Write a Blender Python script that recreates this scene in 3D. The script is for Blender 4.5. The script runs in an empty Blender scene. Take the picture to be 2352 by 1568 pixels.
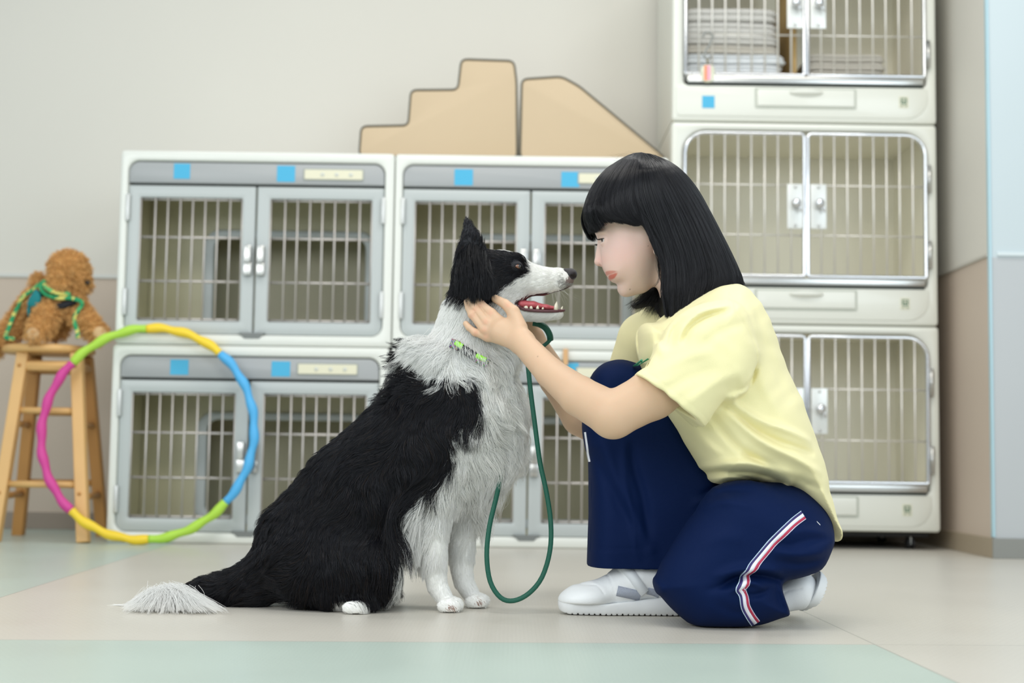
import bpy, bmesh, math, random
import numpy as np
from mathutils import Vector, Matrix
from mathutils.bvhtree import BVHTree
random.seed(7); rng = np.random.default_rng(7)
S = bpy.context.scene
COL = S.collection

# ---------------------------------------------------------------- camera
F_PX = 3267.0; CX, CY = 1176.0, 784.0; CAM_H = 0.28
PITCH = math.atan(266/3267); ROLL = 0.014
cp, sp = math.cos(PITCH), math.sin(PITCH); cr, sr = math.cos(ROLL), math.sin(ROLL)
FW = Vector((0, cp, sp)); UP0 = Vector((0, -sp, cp)); XX = Vector((1, 0, 0))
RT = cr*XX + sr*UP0; UPV = -sr*XX + cr*UP0
cam_d = bpy.data.cameras.new('camera'); cam = bpy.data.objects.new('camera', cam_d); COL.objects.link(cam)
cam_d.sensor_width = 36; cam_d.lens = F_PX/2352*36; cam_d.clip_start = 0.05
cam.matrix_world = Matrix(((RT.x, UPV.x, -FW.x, 0), (RT.y, UPV.y, -FW.y, 0), (RT.z, UPV.z, -FW.z, CAM_H), (0, 0, 0, 1)))
cam_d.dof.use_dof = True; cam_d.dof.focus_distance = 2.47; cam_d.dof.aperture_fstop = 3.5
cam_d.dof.aperture_blades = 0
S.camera = cam

# ---------------------------------------------------------------- world, lights, exposure
w = bpy.data.worlds.new('world'); S.world = w; w.use_nodes = True
bg = w.node_tree.nodes['Background']; bg.inputs[0].default_value = (0.86, 0.95, 1.0, 1); bg.inputs[1].default_value = 0.60
def area(name, loc, target, sx, sy, power, color):
    d = bpy.data.lights.new(name, 'AREA'); d.shape = 'RECTANGLE'; d.size = sx; d.size_y = sy; d.energy = power; d.color = color
    o = bpy.data.objects.new(name, d); COL.objects.link(o); o.location = loc
    o.rotation_euler = (Vector(target)-Vector(loc)).to_track_quat('-Z', 'Y').to_euler()
area('ceiling_lamp', (-0.2, 1.5, 2.75), (-0.1, 2.3, 0.4), 1.6, 0.7, 26, (1.0, 0.97, 0.9))
area('ceiling_lamp', (0.9, 3.3, 2.75), (0.9, 3.3, 0.0), 1.3, 0.35, 20, (1.0, 0.97, 0.92))
area('ceiling_lamp', (-0.9, 3.4, 2.75), (-0.9, 3.4, 0.0), 1.3, 0.35, 12, (1.0, 0.97, 0.92))
area('window_and_fill_light', (2.6, 0.4, 1.7), (0.4, 2.8, 0.6), 1.6, 1.6, 34, (0.82, 0.92, 1.0))
area('window_and_fill_light', (-2.4, 0.4, 1.6), (1.0, 3.4, 0.7), 1.8, 1.5, 34, (0.95, 0.98, 1.0))
area('window_and_fill_light', (-0.5, -0.9, 1.6), (0.0, 2.6, 0.5), 2.2, 1.3, 30, (0.96, 0.99, 1.0))  # added front fill from behind the camera; no known window there
S.view_settings.view_transform = 'Standard'; S.view_settings.look = 'None'
S.view_settings.gamma = 1.0; S.view_settings.exposure = -0.04; S.view_settings.use_curve_mapping = False
S.cycles.max_bounces = 7; S.cycles.diffuse_bounces = 3; S.cycles.glossy_bounces = 3; S.cycles.transmission_bounces = 4
S.cycles.transparent_max_bounces = 8; S.cycles.use_adaptive_sampling = True; S.cycles.adaptive_threshold = 0.02
S.cycles.use_denoising = True; S.cycles.caustics_reflective = False; S.cycles.caustics_refractive = False
S.cycles_curves.shape = 'RIBBONS' if hasattr(S, 'cycles_curves') else None

# ---------------------------------------------------------------- pixel <-> place helpers
def U(px, py, Y):
    "point of the place seen at photo pixel (px,py) at depth Y"
    d = FW + RT*((px-CX)/F_PX) + UPV*((CY-py)/F_PX)
    t = Y/d.y
    return Vector((d.x*t, Y, CAM_H+d.z*t))
def UN(pts):   # (n,3) px,py,Y -> world
    p = np.asarray(pts, float); a = (p[:, 0:1]-CX)/F_PX; b = (CY-p[:, 1:2])/F_PX
    d = np.array(FW)+a*np.array(RT)+b*np.array(UPV); t = p[:, 2:3]/d[:, 1:2]
    r = d*t; r[:, 2] += CAM_H; return r
def PJ(P, Y=None):   # world -> photo pixel; with Y given, first shifted square-on to the plane Y
    P = np.array(P, dtype=np.float64)
    if Y is not None: P[:, 1] = Y
    P[:, 2] -= CAM_H
    w_ = P@np.array(FW)
    return CX+F_PX*(P@np.array(RT))/w_, CY-F_PX*(P@np.array(UPV))/w_

# ---------------------------------------------------------------- materials
def lin(c):
    return tuple(((v/255)/12.92 if v/255 <= 0.04045 else ((v/255+0.055)/1.055)**2.4) for v in c)
MATS = {}
def mat(name, c=(200, 200, 200), rough=0.5, metal=0.0, spec=0.5, var=0.0, vscale=20, bump=0.0, bscale=200, attr=None, sheen=0.0, coat=0.0, sss=0.0, alpha=1.0, trans=0.0):
    if name in MATS: return MATS[name]
    m = bpy.data.materials.new(name); m.use_nodes = True; nt = m.node_tree; b = nt.nodes['Principled BSDF']
    col = (*lin(c), 1)
    b.inputs['Base Color'].default_value = col; b.inputs['Roughness'].default_value = rough
    b.inputs['Metallic'].default_value = metal; b.inputs['Specular IOR Level'].default_value = spec
    if sheen: b.inputs['Sheen Weight'].default_value = sheen; b.inputs['Sheen Roughness'].default_value = 0.5
    if coat: b.inputs['Coat Weight'].default_value = coat
    if sss:
        b.inputs['Subsurface Weight'].default_value = sss; b.inputs['Subsurface Radius'].default_value = (1.0, 0.4, 0.25); b.inputs['Subsurface Scale'].default_value = 0.008
    if alpha < 1: b.inputs['Alpha'].default_value = alpha
    if trans: b.inputs['Transmission Weight'].default_value = trans
    src = None
    if attr:
        a = nt.nodes.new('ShaderNodeAttribute'); a.attribute_name = attr; src = a.outputs['Color']
    if var or bump:
        tc = nt.nodes.new('ShaderNodeTexCoord')
    if var:
        n = nt.nodes.new('ShaderNodeTexNoise'); n.inputs['Scale'].default_value = vscale; n.inputs['Detail'].default_value = 4
        nt.links.new(tc.outputs['Object'], n.inputs['Vector'])
        hs = nt.nodes.new('ShaderNodeHueSaturation'); mr = nt.nodes.new('ShaderNodeMapRange')
        mr.inputs['To Min'].default_value = 1-var; mr.inputs['To Max'].default_value = 1+var
        nt.links.new(n.outputs['Fac'], mr.inputs['Value']); nt.links.new(mr.outputs[0], hs.inputs['Value'])
        if src: nt.links.new(src, hs.inputs['Color'])
        else: hs.inputs['Color'].default_value = col
        src = hs.outputs['Color']
    if src: nt.links.new(src, b.inputs['Base Color'])
    if bump:
        n = nt.nodes.new('ShaderNodeTexNoise'); n.inputs['Scale'].default_value = bscale; n.inputs['Detail'].default_value = 3
        nt.links.new(tc.outputs['Object'], n.inputs['Vector'])
        bm_ = nt.nodes.new('ShaderNodeBump'); bm_.inputs['Strength'].default_value = bump; bm_.inputs['Distance'].default_value = 0.002
        nt.links.new(n.outputs['Fac'], bm_.inputs['Height']); nt.links.new(bm_.outputs[0], b.inputs['Normal'])
    MATS[name] = m; return m

# ---------------------------------------------------------------- objects
def tag(o, label=None, cat=None, group=None, kind=None):
    if label: o['label'] = label
    if cat: o['category'] = cat
    if group: o['group'] = group
    if kind: o['kind'] = kind
    return o
def empty(name, loc=(0, 0, 0), rz=0.0, label=None, cat=None, group=None, rot=None):
    o = bpy.data.objects.new(name, None); COL.objects.link(o); o.location = loc; o.rotation_euler = rot or (0, 0, rz)
    o.empty_display_size = 0.05
    return tag(o, label, cat, group)
def kids(o): return [c for c in bpy.data.objects if c.parent is o]
def copy_tree(o, parent=None):
    c = o.copy(); COL.objects.link(c); c.parent = parent
    for ch in kids(o): copy_tree(ch, c)
    return c
class MB:
    def __init__(s): s.v = []; s.f = []; s.m = []; s.cur = 0
    def add(s, vs, fs):
        n = len(s.v); s.v += [tuple(p) for p in vs]; s.f += [tuple(n+i for i in f) for f in fs]; s.m += [s.cur]*len(fs); return s
    def box(s, x0, x1, y0, y1, z0, z1):
        vs = [(x, y, z) for x in (x0, x1) for y in (y0, y1) for z in (z0, z1)]
        return s.add(vs, [(0, 1, 3, 2), (4, 6, 7, 5), (0, 4, 5, 1), (2, 3, 7, 6), (0, 2, 6, 4), (1, 5, 7, 3)])
    def bbox(s, x0, x1, y0, y1, z0, z1, r=0.003):   # box with chamfered edges
        t = bmesh.new(); bmesh.ops.create_cube(t, size=1)
        for v in t.verts: v.co = ((x0+x1)/2+v.co.x*(x1-x0), (y0+y1)/2+v.co.y*(y1-y0), (z0+z1)/2+v.co.z*(z1-z0))
        bmesh.ops.bevel(t, geom=t.edges[:], offset=r, segments=2, profile=0.6, affect='EDGES')
        t.verts.index_update(); s.add([v.co[:] for v in t.verts], [[v.index for v in f.verts] for f in t.faces]); t.free(); return s
    def tube(s, pts, r, n=10, closed=False, caps=True, flat=1.0, up=None):
        pts = [Vector(p) for p in pts]; N = len(pts); rs = r if hasattr(r, '__len__') else [r]*N
        rings = []; prev = None
        for i, p in enumerate(pts):
            a = pts[(i-1) % N] if (closed or i > 0) else p; b = pts[(i+1) % N] if (closed or i < N-1) else p
            t = (b-a).normalized() if (b-a).length > 1e-9 else Vector((0, 0, 1))
            if prev is None:
                u = Vector(up) if up else (Vector((0, 0, 1)) if abs(t.z) < 0.9 else Vector((0, 1, 0)))
            else: u = prev
            u = (u-t*u.dot(t)).normalized(); prev = u; v = t.cross(u)
            rings.append([p+u*math.cos(2*math.pi*k/n)*rs[i]*flat+v*math.sin(2*math.pi*k/n)*rs[i] for k in range(n)])
        vs = [q for rg in rings for q in rg]; fs = []
        for i in range(N if closed else N-1):
            j = (i+1) % N
            for k in range(n): fs.append((i*n+k, i*n+(k+1) % n, j*n+(k+1) % n, j*n+k))
        if caps and not closed: fs += [tuple(reversed(range(n))), tuple((N-1)*n+k for k in range(n))]
        return s.add(vs, fs)
    def lathe(s, prof, c, axis='z', n=24):   # prof (r,h)
        vs = []; fs = []
        for r, h in prof:
            for k in range(n):
                a = 2*math.pi*k/n; x, y = r*math.cos(a), r*math.sin(a)
                vs.append((c[0]+x, c[1]+y, c[2]+h) if axis == 'z' else (c[0]+x, c[1]+h, c[2]-y))
        for i in range(len(prof)-1):
            for k in range(n): fs.append((i*n+k, i*n+(k+1) % n, (i+1)*n+(k+1) % n, (i+1)*n+k))
        return s.add(vs, fs)
    def prism(s, pts, y0, y1, ch=0.0):   # polygon in x,z pushed along y; ch = chamfer
        n = len(pts); c = Vector((sum(p[0] for p in pts)/n, 0, sum(p[1] for p in pts)/n))
        vs = []; fs = []
        def loop(y, d):
            for i in range(n):
                p = Vector(pts[i]); a = Vector(pts[i-1]); b = Vector(pts[(i+1) % n])
                e = ((p-a).normalized()+(b-p).normalized()); nn = Vector((e.y, -e.x)); nn = nn.normalized() if nn.length > 0 else nn
                vs.append((p.x-nn.x*d, y, p.y-nn.y*d))
        if ch: L = [(y0, ch), (y0+ch*0.3, ch*0.3), (y0+ch, 0), (y1-ch, 0), (y1-ch*0.3, ch*0.3), (y1, ch)]
        else: L = [(y0, 0), (y1, 0)]
        for y, d in L: loop(y, d)
        for i in range(len(L)-1):
            for k in range(n): fs.append((i*n+k, (i+1)*n+k, (i+1)*n+(k+1) % n, i*n+(k+1) % n))
        fs += [tuple(range(n)), tuple(reversed(range((len(L)-1)*n, len(L)*n)))]
        return s.add(vs, fs)
    def ring(s, out, inn, y0, y1, ch=0.004):   # out, inn: loops of x,z with equal counts; front at y0
        n = len(out); vs = []; fs = []
        co = [sum(p[i] for p in out)/n for i in (0, 1)]
        def sh(loop, d):
            r = []
            for i in range(n):
                p = Vector(loop[i]); a = Vector(loop[i-1]); b = Vector(loop[(i+1) % n])
                e = ((p-a).normalized()+(b-p).normalized()); nn = Vector((e.y, -e.x))
                if nn.length > 0: nn.normalize()
                r.append((p.x+nn.x*d, p.y+nn.y*d))
            return r
        L = [(out, 0, y1), (out, 0, y0+ch), (out, -ch*0.3, y0+ch*0.3), (out, -ch, y0), (inn, ch, y0), (inn, ch*0.3, y0+ch*0.3), (inn, 0, y0+ch), (inn, 0, y1)]
        for lp, d, y in L: vs += [(p[0], y, p[1]) for p in sh(lp, d)]
        m = len(L)
        for i in range(m):
            j = (i+1) % m
            for k in range(n): fs.append((i*n+k, j*n+k, j*n+(k+1) % n, i*n+(k+1) % n))
        return s.add(vs, fs)
    def build(s, name, mats, parent=None, smooth=False, angle=None):
        big = [len(f) > 8 for f in s.f]
        me = bpy.data.meshes.new(name); me.from_pydata(s.v, [], s.f)
        for m in (mats if isinstance(mats, (list, tuple)) else [mats]): me.materials.append(m)
        if any(s.m): me.polygons.foreach_set('material_index', s.m)
        b = bmesh.new(); b.from_mesh(me); bmesh.ops.recalc_face_normals(b, faces=b.faces); b.to_mesh(me); b.free()
        if smooth or angle:
            me.polygons.foreach_set('use_smooth', [not b for b in big])
            if angle: me.set_sharp_from_angle(angle=math.radians(angle))
        o = bpy.data.objects.new(name, me); COL.objects.link(o)
        if parent: o.parent = parent
        return o
def rrect(x0, x1, z0, z1, r, n=6):
    rs = r if hasattr(r, '__len__') else [r]*4    # bl, br, tr, tl
    pts = []
    for (cx, cz, a0, rr) in ((x0+rs[0], z0+rs[0], math.pi, rs[0]), (x1-rs[1], z0+rs[1], 1.5*math.pi, rs[1]), (x1-rs[2], z1-rs[2], 0, rs[2]), (x0+rs[3], z1-rs[3], 0.5*math.pi, rs[3])):
        for k in range(n+1):
            a = a0+k/n*math.pi/2; pts.append((cx+rr*math.cos(a), cz+rr*math.sin(a)))
    return pts
# ================================================================ the room
def wall_mat(name, up, low, zrail):
    m = bpy.data.materials.new(name); m.use_nodes = True; nt = m.node_tree; b = nt.nodes['Principled BSDF']
    b.inputs['Roughness'].default_value = 0.55; b.inputs['Specular IOR Level'].default_value = 0.3
    g = nt.nodes.new('ShaderNodeNewGeometry'); s = nt.nodes.new('ShaderNodeSeparateXYZ'); nt.links.new(g.outputs['Position'], s.inputs[0])
    c = nt.nodes.new('ShaderNodeMath'); c.operation = 'GREATER_THAN'; c.inputs[1].default_value = zrail; nt.links.new(s.outputs['Z'], c.inputs[0])
    mx = nt.nodes.new('ShaderNodeMix'); mx.data_type = 'RGBA'; mx.inputs['A'].default_value = (*lin(low), 1); mx.inputs['B'].default_value = (*lin(up), 1)
    nt.links.new(c.outputs[0], mx.inputs['Factor'])
    n = nt.nodes.new('ShaderNodeTexNoise'); n.inputs['Scale'].default_value = 3; hs = nt.nodes.new('ShaderNodeHueSaturation')
    mr = nt.nodes.new('ShaderNodeMapRange'); mr.inputs['To Min'].default_value = 0.985; mr.inputs['To Max'].default_value = 1.015
    nt.links.new(g.outputs['Position'], n.inputs['Vector']); nt.links.new(n.outputs['Fac'], mr.inputs['Value']); nt.links.new(mr.outputs[0], hs.inputs['Value'])
    nt.links.new(mx.outputs['Result'], hs.inputs['Color']); nt.links.new(hs.outputs[0], b.inputs['Base Color'])
    return m
WALL_Y = 5.15; RAIL = 0.915; XW = 1.447; YP = 4.28
wm = wall_mat('wall_paint', (222, 218, 208), (206, 190, 174), RAIL)
wm2 = wall_mat('wall_panel_cool', (200, 212, 216), (190, 194, 196), RAIL-0.01)
def structure(o): o['kind'] = 'structure'; return o
structure(MB().box(-3.4, XW+0.08, WALL_Y, WALL_Y+0.12, 0, 2.9).build('wall_back', wm))
structure(MB().box(XW, XW+0.12, YP, WALL_Y, 0, 2.9).build('wall_right', wm))
structure(MB().box(XW+0.001, 3.6, YP-0.001, YP+0.1, 0, 2.9).build('wall_front_right', wm2))
trim_m = mat('trim_vinyl', (214, 214, 208), 0.4)
structure(MB().bbox(-3.4, XW-0.008, WALL_Y-0.008, WALL_Y+0.004, RAIL-0.007, RAIL+0.009, 0.003).build('trim_1', trim_m))
structure(MB().bbox(XW-0.006, XW+0.004, YP+0.02, WALL_Y-0.009, RAIL-0.006, RAIL+0.004, 0.002).build('trim_2', mat('trim_grey', (196, 192, 182), 0.5)))
structure(MB().bbox(XW+0.02, 3.6, YP-0.008, YP+0.004, RAIL-0.006, RAIL+0.006, 0.002).build('trim_3', mat('trim_cool', (214, 224, 226), 0.4)))
structure(MB().bbox(XW-0.004, XW+0.004, YP-0.005, YP+0.014, 0.062, 2.9, 0.002).build('trim_4', mat('corner_guard', (176, 208, 218), 0.3)))
bb = mat('baseboard_vinyl', (170, 156, 134), 0.5); bb2 = mat('baseboard_grey', (142, 143, 138), 0.5)
structure(MB().bbox(-3.4, XW-0.006, WALL_Y-0.007, WALL_Y+0.002, 0.0, 0.06, 0.002).build('baseboard_back', mat('baseboard_back_vinyl', (152, 138, 124), 0.5)))
structure(MB().bbox(XW-0.006, XW+0.004, YP-0.001, WALL_Y-0.008, 0.0, 0.06, 0.002).build('baseboard_right', bb))
structure(MB().bbox(XW-0.005, 3.6, YP-0.009, YP+0.002, 0.0, 0.06, 0.002).build('baseboard_front_right', bb2))
# floor: embossed vinyl sheets, beige with green ones in the front and at the left
def floor_mat():
    m = bpy.data.materials.new('floor_vinyl'); m.use_nodes = True; nt = m.node_tree; L = nt.links; N = nt.nodes.new; b = nt.nodes['Principled BSDF']
    b.inputs['Roughness'].default_value = 0.33; b.inputs['Specular IOR Level'].default_value = 0.45
    g = N('ShaderNodeNewGeometry'); sx = N('ShaderNodeSeparateXYZ'); L.new(g.outputs['Position'], sx.inputs[0])
    def mth(op, a, b_=None, c_=None):
        n = N('ShaderNodeMath'); n.operation = op
        for i, q in enumerate((a, b_, c_)):
            if q is None: continue
            if isinstance(q, (int, float)): n.inputs[i].default_value = q
            else: L.new(q, n.inputs[i])
        return n.outputs[0]
    X, Y = sx.outputs['X'], sx.outputs['Y']
    def line(p, q):     # signed distance to the line p->q (left side positive)
        d = (Vector(q)-Vector(p)).normalized(); nx, ny = -d.y, d.x
        return mth('ADD', mth('ADD', mth('MULTIPLY', X, nx), mth('MULTIPLY', Y, ny)), -(nx*p[0]+ny*p[1]))
    def gp(px, py):     # floor point at a pixel
        a = U(px, py, 1.0); t = CAM_H/(CAM_H-a.z); return (a.x*t, t)
    s1 = line(gp(240, 1297), gp(0, 1372))          # green sheet beyond this seam at the left
    s2 = line(gp(240, 1470), gp(2010, 1480))
    s3 = line(gp(2010, 1480), gp(2200, 1568))
    left = mth('LESS_THAN', s1, 0.0)
    front = mth('MULTIPLY', mth('LESS_THAN', s2, 0.0), mth('LESS_THAN', s3, 0.0))
    green = mth('MAXIMUM', left, front)
    near = mth('MINIMUM', mth('MINIMUM', mth('ABSOLUTE', s1), mth('ABSOLUTE', s3)), mth('ABSOLUTE', s2))
    seam = mth('LESS_THAN', near, 0.0018)
    mx = N('ShaderNodeMix'); mx.data_type = 'RGBA'; mx.inputs['A'].default_value = (*lin((206, 201, 190)), 1); mx.inputs['B'].default_value = (*lin((186, 200, 190)), 1)
    L.new(green, mx.inputs['Factor'])
    mx2 = N('ShaderNodeMix'); mx2.data_type = 'RGBA'; mx2.inputs['B'].default_value = (*lin((150, 148, 138)), 1)
    L.new(mth('MULTIPLY', seam, 0.55), mx2.inputs['Factor']); L.new(mx.outputs['Result'], mx2.inputs['A'])
    # embossed grain: rows of small dashes
    br = N('ShaderNodeTexBrick'); br.inputs['Scale'].default_value = 1; br.offset = 0.5
    br.inputs['Brick Width'].default_value = 0.013; br.inputs['Row Height'].default_value = 0.011; br.inputs['Mortar Size'].default_value = 0.0016
    br.inputs['Mortar Smooth'].default_value = 0.6
    br.inputs['Color1'].default_value = (1, 1, 1, 1); br.inputs['Color2'].default_value = (1, 1, 1, 1); br.inputs['Mortar'].default_value = (0, 0, 0, 1)
    L.new(g.outputs['Position'], br.inputs['Vector'])
    nz = N('ShaderNodeTexNoise'); nz.inputs['Scale'].default_value = 4; nz.inputs['Detail'].default_value = 5; L.new(g.outputs['Position'], nz.inputs['Vector'])
    hs = N('ShaderNodeHueSaturation'); L.new(mx2.outputs['Result'], hs.inputs['Color'])
    v = mth('ADD', mth('MULTIPLY', br.outputs['Color'], 0.035), mth('ADD', mth('MULTIPLY', nz.outputs['Fac'], 0.05), 0.945)); L.new(v, hs.inputs['Value'])
    L.new(hs.outputs[0], b.inputs['Base Color'])
    bp = N('ShaderNodeBump'); bp.inputs['Strength'].default_value = 0.35; bp.inputs['Distance'].default_value = 0.0006
    L.new(br.outputs['Color'], bp.inputs['Height']); L.new(bp.outputs[0], b.inputs['Normal'])
    L.new(mth('ADD', mth('MULTIPLY', nz.outputs['Fac'], 0.12), 0.27), b.inputs['Roughness'])
    return m
structure(MB().box(-3.4, 3.6, -1.0, WALL_Y+0.1, -0.05, 0.0).build('floor', floor_mat()))

# ================================================================ low animal cages (grey framed doors)
white = mat('cage_white', (226, 228, 221), 0.32, coat=0.2)
grey = mat('cage_grey', (164, 167, 168), 0.35); greyd = mat('door_grey', (184, 190, 189), 0.32)
dark = mat('gap_dark', (60, 66, 60), 0.6); steel = mat('steel', (200, 200, 196), 0.28, 1.0); chrome = mat('chrome', (225, 226, 228), 0.12, 1.0)
inside = mat('cage_inside', (212, 207, 176), 0.4, var=0.04, vscale=5); cream = mat('panel_cream', (226, 222, 196), 0.45)
partm = mat('partition_grey', (206, 214, 216), 0.4); rod = mat('rod_steel', (200, 194, 188), 0.38, 0.5)
rubber = mat('black_rubber', (30, 30, 32), 0.6)
LW, LH, LD = 0.868, 0.617, 0.62
def low_cage(name, loc, label):
    e = empty(name, loc, 0, label, 'animal cage', 'low cages with grey framed doors')
    a, b_, t, bt = 0.025, 0.03, 0.033, 0.034
    MB().ring(rrect(0, LW, 0, LH, 0.012, 8), rrect(a, LW-b_, bt, LH-t, 0.034, 8), 0, 0.05, 0.008).build('front_frame', white, e, angle=40)
    m = MB(); th = 0.012
    m.box(0.002, th, 0.05, LD, 0.003, LH-0.003).box(LW-th, LW-0.002, 0.05, LD, 0.003, LH-0.003).box(th, LW-th, 0.05, LD, 0.003, th).box(th, LW-th, 0.05, LD, LH-th, LH-0.003).box(th, LW-th, LD-th, LD, th, LH-th)
    m.build('shell', white, e)
    m = MB(); x0, x1, z0, z1 = 0.013, LW-0.013, 0.013, LH-0.013
    m.add([(x0, .051, z0), (x1, .051, z0), (x1, .051, z1), (x0, .051, z1), (x0, LD-.014, z0), (x1, LD-.014, z0), (x1, LD-.014, z1), (x0, LD-.014, z1)],
          [(0, 1, 5, 4), (1, 2, 6, 5), (2, 3, 7, 6), (3, 0, 4, 7), (4, 5, 6, 7)]).build('lining', inside, e)
    # partition with its rounded opening
    MB().ring(rrect(x0+.001, x1-.002, z0+.001, z1-.001, 0.002, 8), rrect(.235, LW-.120, .075, LH-.225, .035, 8), 0.34, 0.352, 0.003).build('partition', inside, e, angle=40)
    MB().ring(rrect(.200, LW-.085, .045, LH-.200, .055, 8), rrect(.235, LW-.120, .075, LH-.225, .035, 8), 0.325, 0.342, 0.006).build('opening_rim', partm, e, angle=40)
    h0 = LH-t-0.07
    h = MB().prism(rrect(a+.002, LW-b_-.002, h0, LH-t-.003, [.003, .003, .032, .032], 6), 0.006, 0.04, 0.003).build('header', grey, e, angle=40)
    MB().box(a+.004, LW-b_-.004, 0.03, 0.045, h0-0.008, h0+.001).build('door_gap', dark, e)
    MB().prism(rrect(.579, .771, h0+.014, h0+.052, .004, 3), 0.0035, 0.0075, 0.001).build('panel_rim', mat('rim_grey', (160, 164, 156), .4), e)
    cpn = MB().prism(rrect(.583, .767, h0+.018, h0+.048, .003, 3), 0.002, 0.0055, 0.001).build('control_panel', cream, e)
    for k in range(3):
        MB().lathe([(0.0001, -.0015), (.006, -.0015), (.007, 0), (.007, .002)], (.640+.045*k, .0022, h0+.033), 'y', 14).build('button', mat('button_pale', (208, 210, 200), .4), cpn, True)
    zt = h0-.008; zb = bt+.002; mid = a+.404
    for side in (0, 1):
        xa, xb = (a+.002, mid) if side == 0 else (mid+.006, LW-b_-.002)
        rad = [.030 if side == 0 else .003, .003 if side == 0 else .030, .003, .003]
        s1, s2 = (.036, .040) if side == 0 else (.040, .036)
        d = MB().ring(rrect(xa, xb, zb, zt, rad, 6), rrect(xa+s1, xb-s2, zb+.040, zt-.038, .006, 6), .010, .030, .002).build('door', greyd, e, angle=40)
        g = MB(); X0, X1, Z0, Z1 = xa+s1-.002, xb-s2+.002, zb+.038, zt-.036
        for z in (Z1-.006, Z1-.128, Z0+.128, Z0+.007): g.tube([(X0, .021, z), (X1, .021, z)], .0042, 8)
        nb = 7; sp_ = .0395; xs = X0+((X1-X0)-(nb-1)*sp_)/2+.004
        for k in range(nb): g.tube([(xs+k*sp_, .0145, Z0), (xs+k*sp_, .0145, Z1)], .0031, 8)
        g.tube([(X0+.004, .0145, Z0), (X0+.004, .0145, Z1)], .003, 6); g.tube([(X1-.004, .0145, Z0), (X1-.004, .0145, Z1)], .003, 6)
        g.build('grille', rod, d, True)
        lx = mid-.031 if side == 0 else mid+.010
        l = MB(); l.bbox(lx, lx+.026, -.006, .011, zt-.285, zt-.245, .004).bbox(lx+.002, lx+.024, -.012, .011, zt-.245, zt-.19, .004)
        l.build('latch', steel, d, angle=50)
        for zh in (zt-.115, zb+.055):
            hx = xa-.006 if side == 0 else xb-.006
            MB().bbox(hx, hx+.012, -.004, .012, zh, zh+.085, .004).build('hinge', mat('hinge_satin', (206, 208, 206), .35, .4), d, angle=50)
    MB().prism([(mid-.04, bt+.006), (mid-.022, bt-.012), (mid+.025, bt-.012), (mid+.043, bt+.006)], -.002, .012, .001).build('door_catch', mat('catch_grey', (120, 124, 122), .5), e)
    return e
cageA = low_cage('animal_cage', (-1.248, 4.45, 0.618), 'white cage with grey doors, upper of the stack next to the wooden stool')
def cagecopy(loc, label):
    c = copy_tree(cageA); c.location = loc; c['label'] = label; return c
cagecopy((-1.252, 4.448, 0.0), 'white cage with grey doors standing on the floor right behind the hoop')
cagecopy((-0.378, 4.452, 0.618), 'white cage with grey doors behind the dog’s head, under the beige foam blocks')
cagecopy((-0.378, 4.45, 0.0), 'white cage with grey doors on the floor behind the dog’s chest and green leash')

# blue notes
blue = mat('note_blue', (74, 176, 216), 0.6)
def note(px, py, wpx, hpx, Y, label):
    a = U(px, py, Y); k = Y/F_PX
    o = MB().bbox(-wpx*k/2, wpx*k/2, -.0005, .0006, -hpx*k/2, hpx*k/2, .0003).build('note', blue)
    o.location = (a.x, Y, a.z); tag(o, label, 'note', 'blue notes stuck on the cages')
HY = 4.45+.0053
note(418, 393, 38, 36, HY, 'blue square note, first from the left on the upper grey header by the stool')
note(657, 399, 42, 38, HY, 'blue square note just left of the cream control panel, upper left cage')
note(412, 843, 42, 35, HY-.002, 'blue square note inside the hoop’s upper part, on the lower cage')
note(645, 847, 43, 35, HY-.002, 'blue square note right of the hoop, beside the lower control panel')
note(1065, 407, 43, 38, HY+.002, 'blue square note above the dog’s ear')
note(1310, 412, 42, 36, HY+.002, 'blue square note between the dog’s ear and the woman’s hair')
note(1309, 852, 40, 38, HY, 'blue square note half hidden behind the forearms, under the wooden peg')

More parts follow.
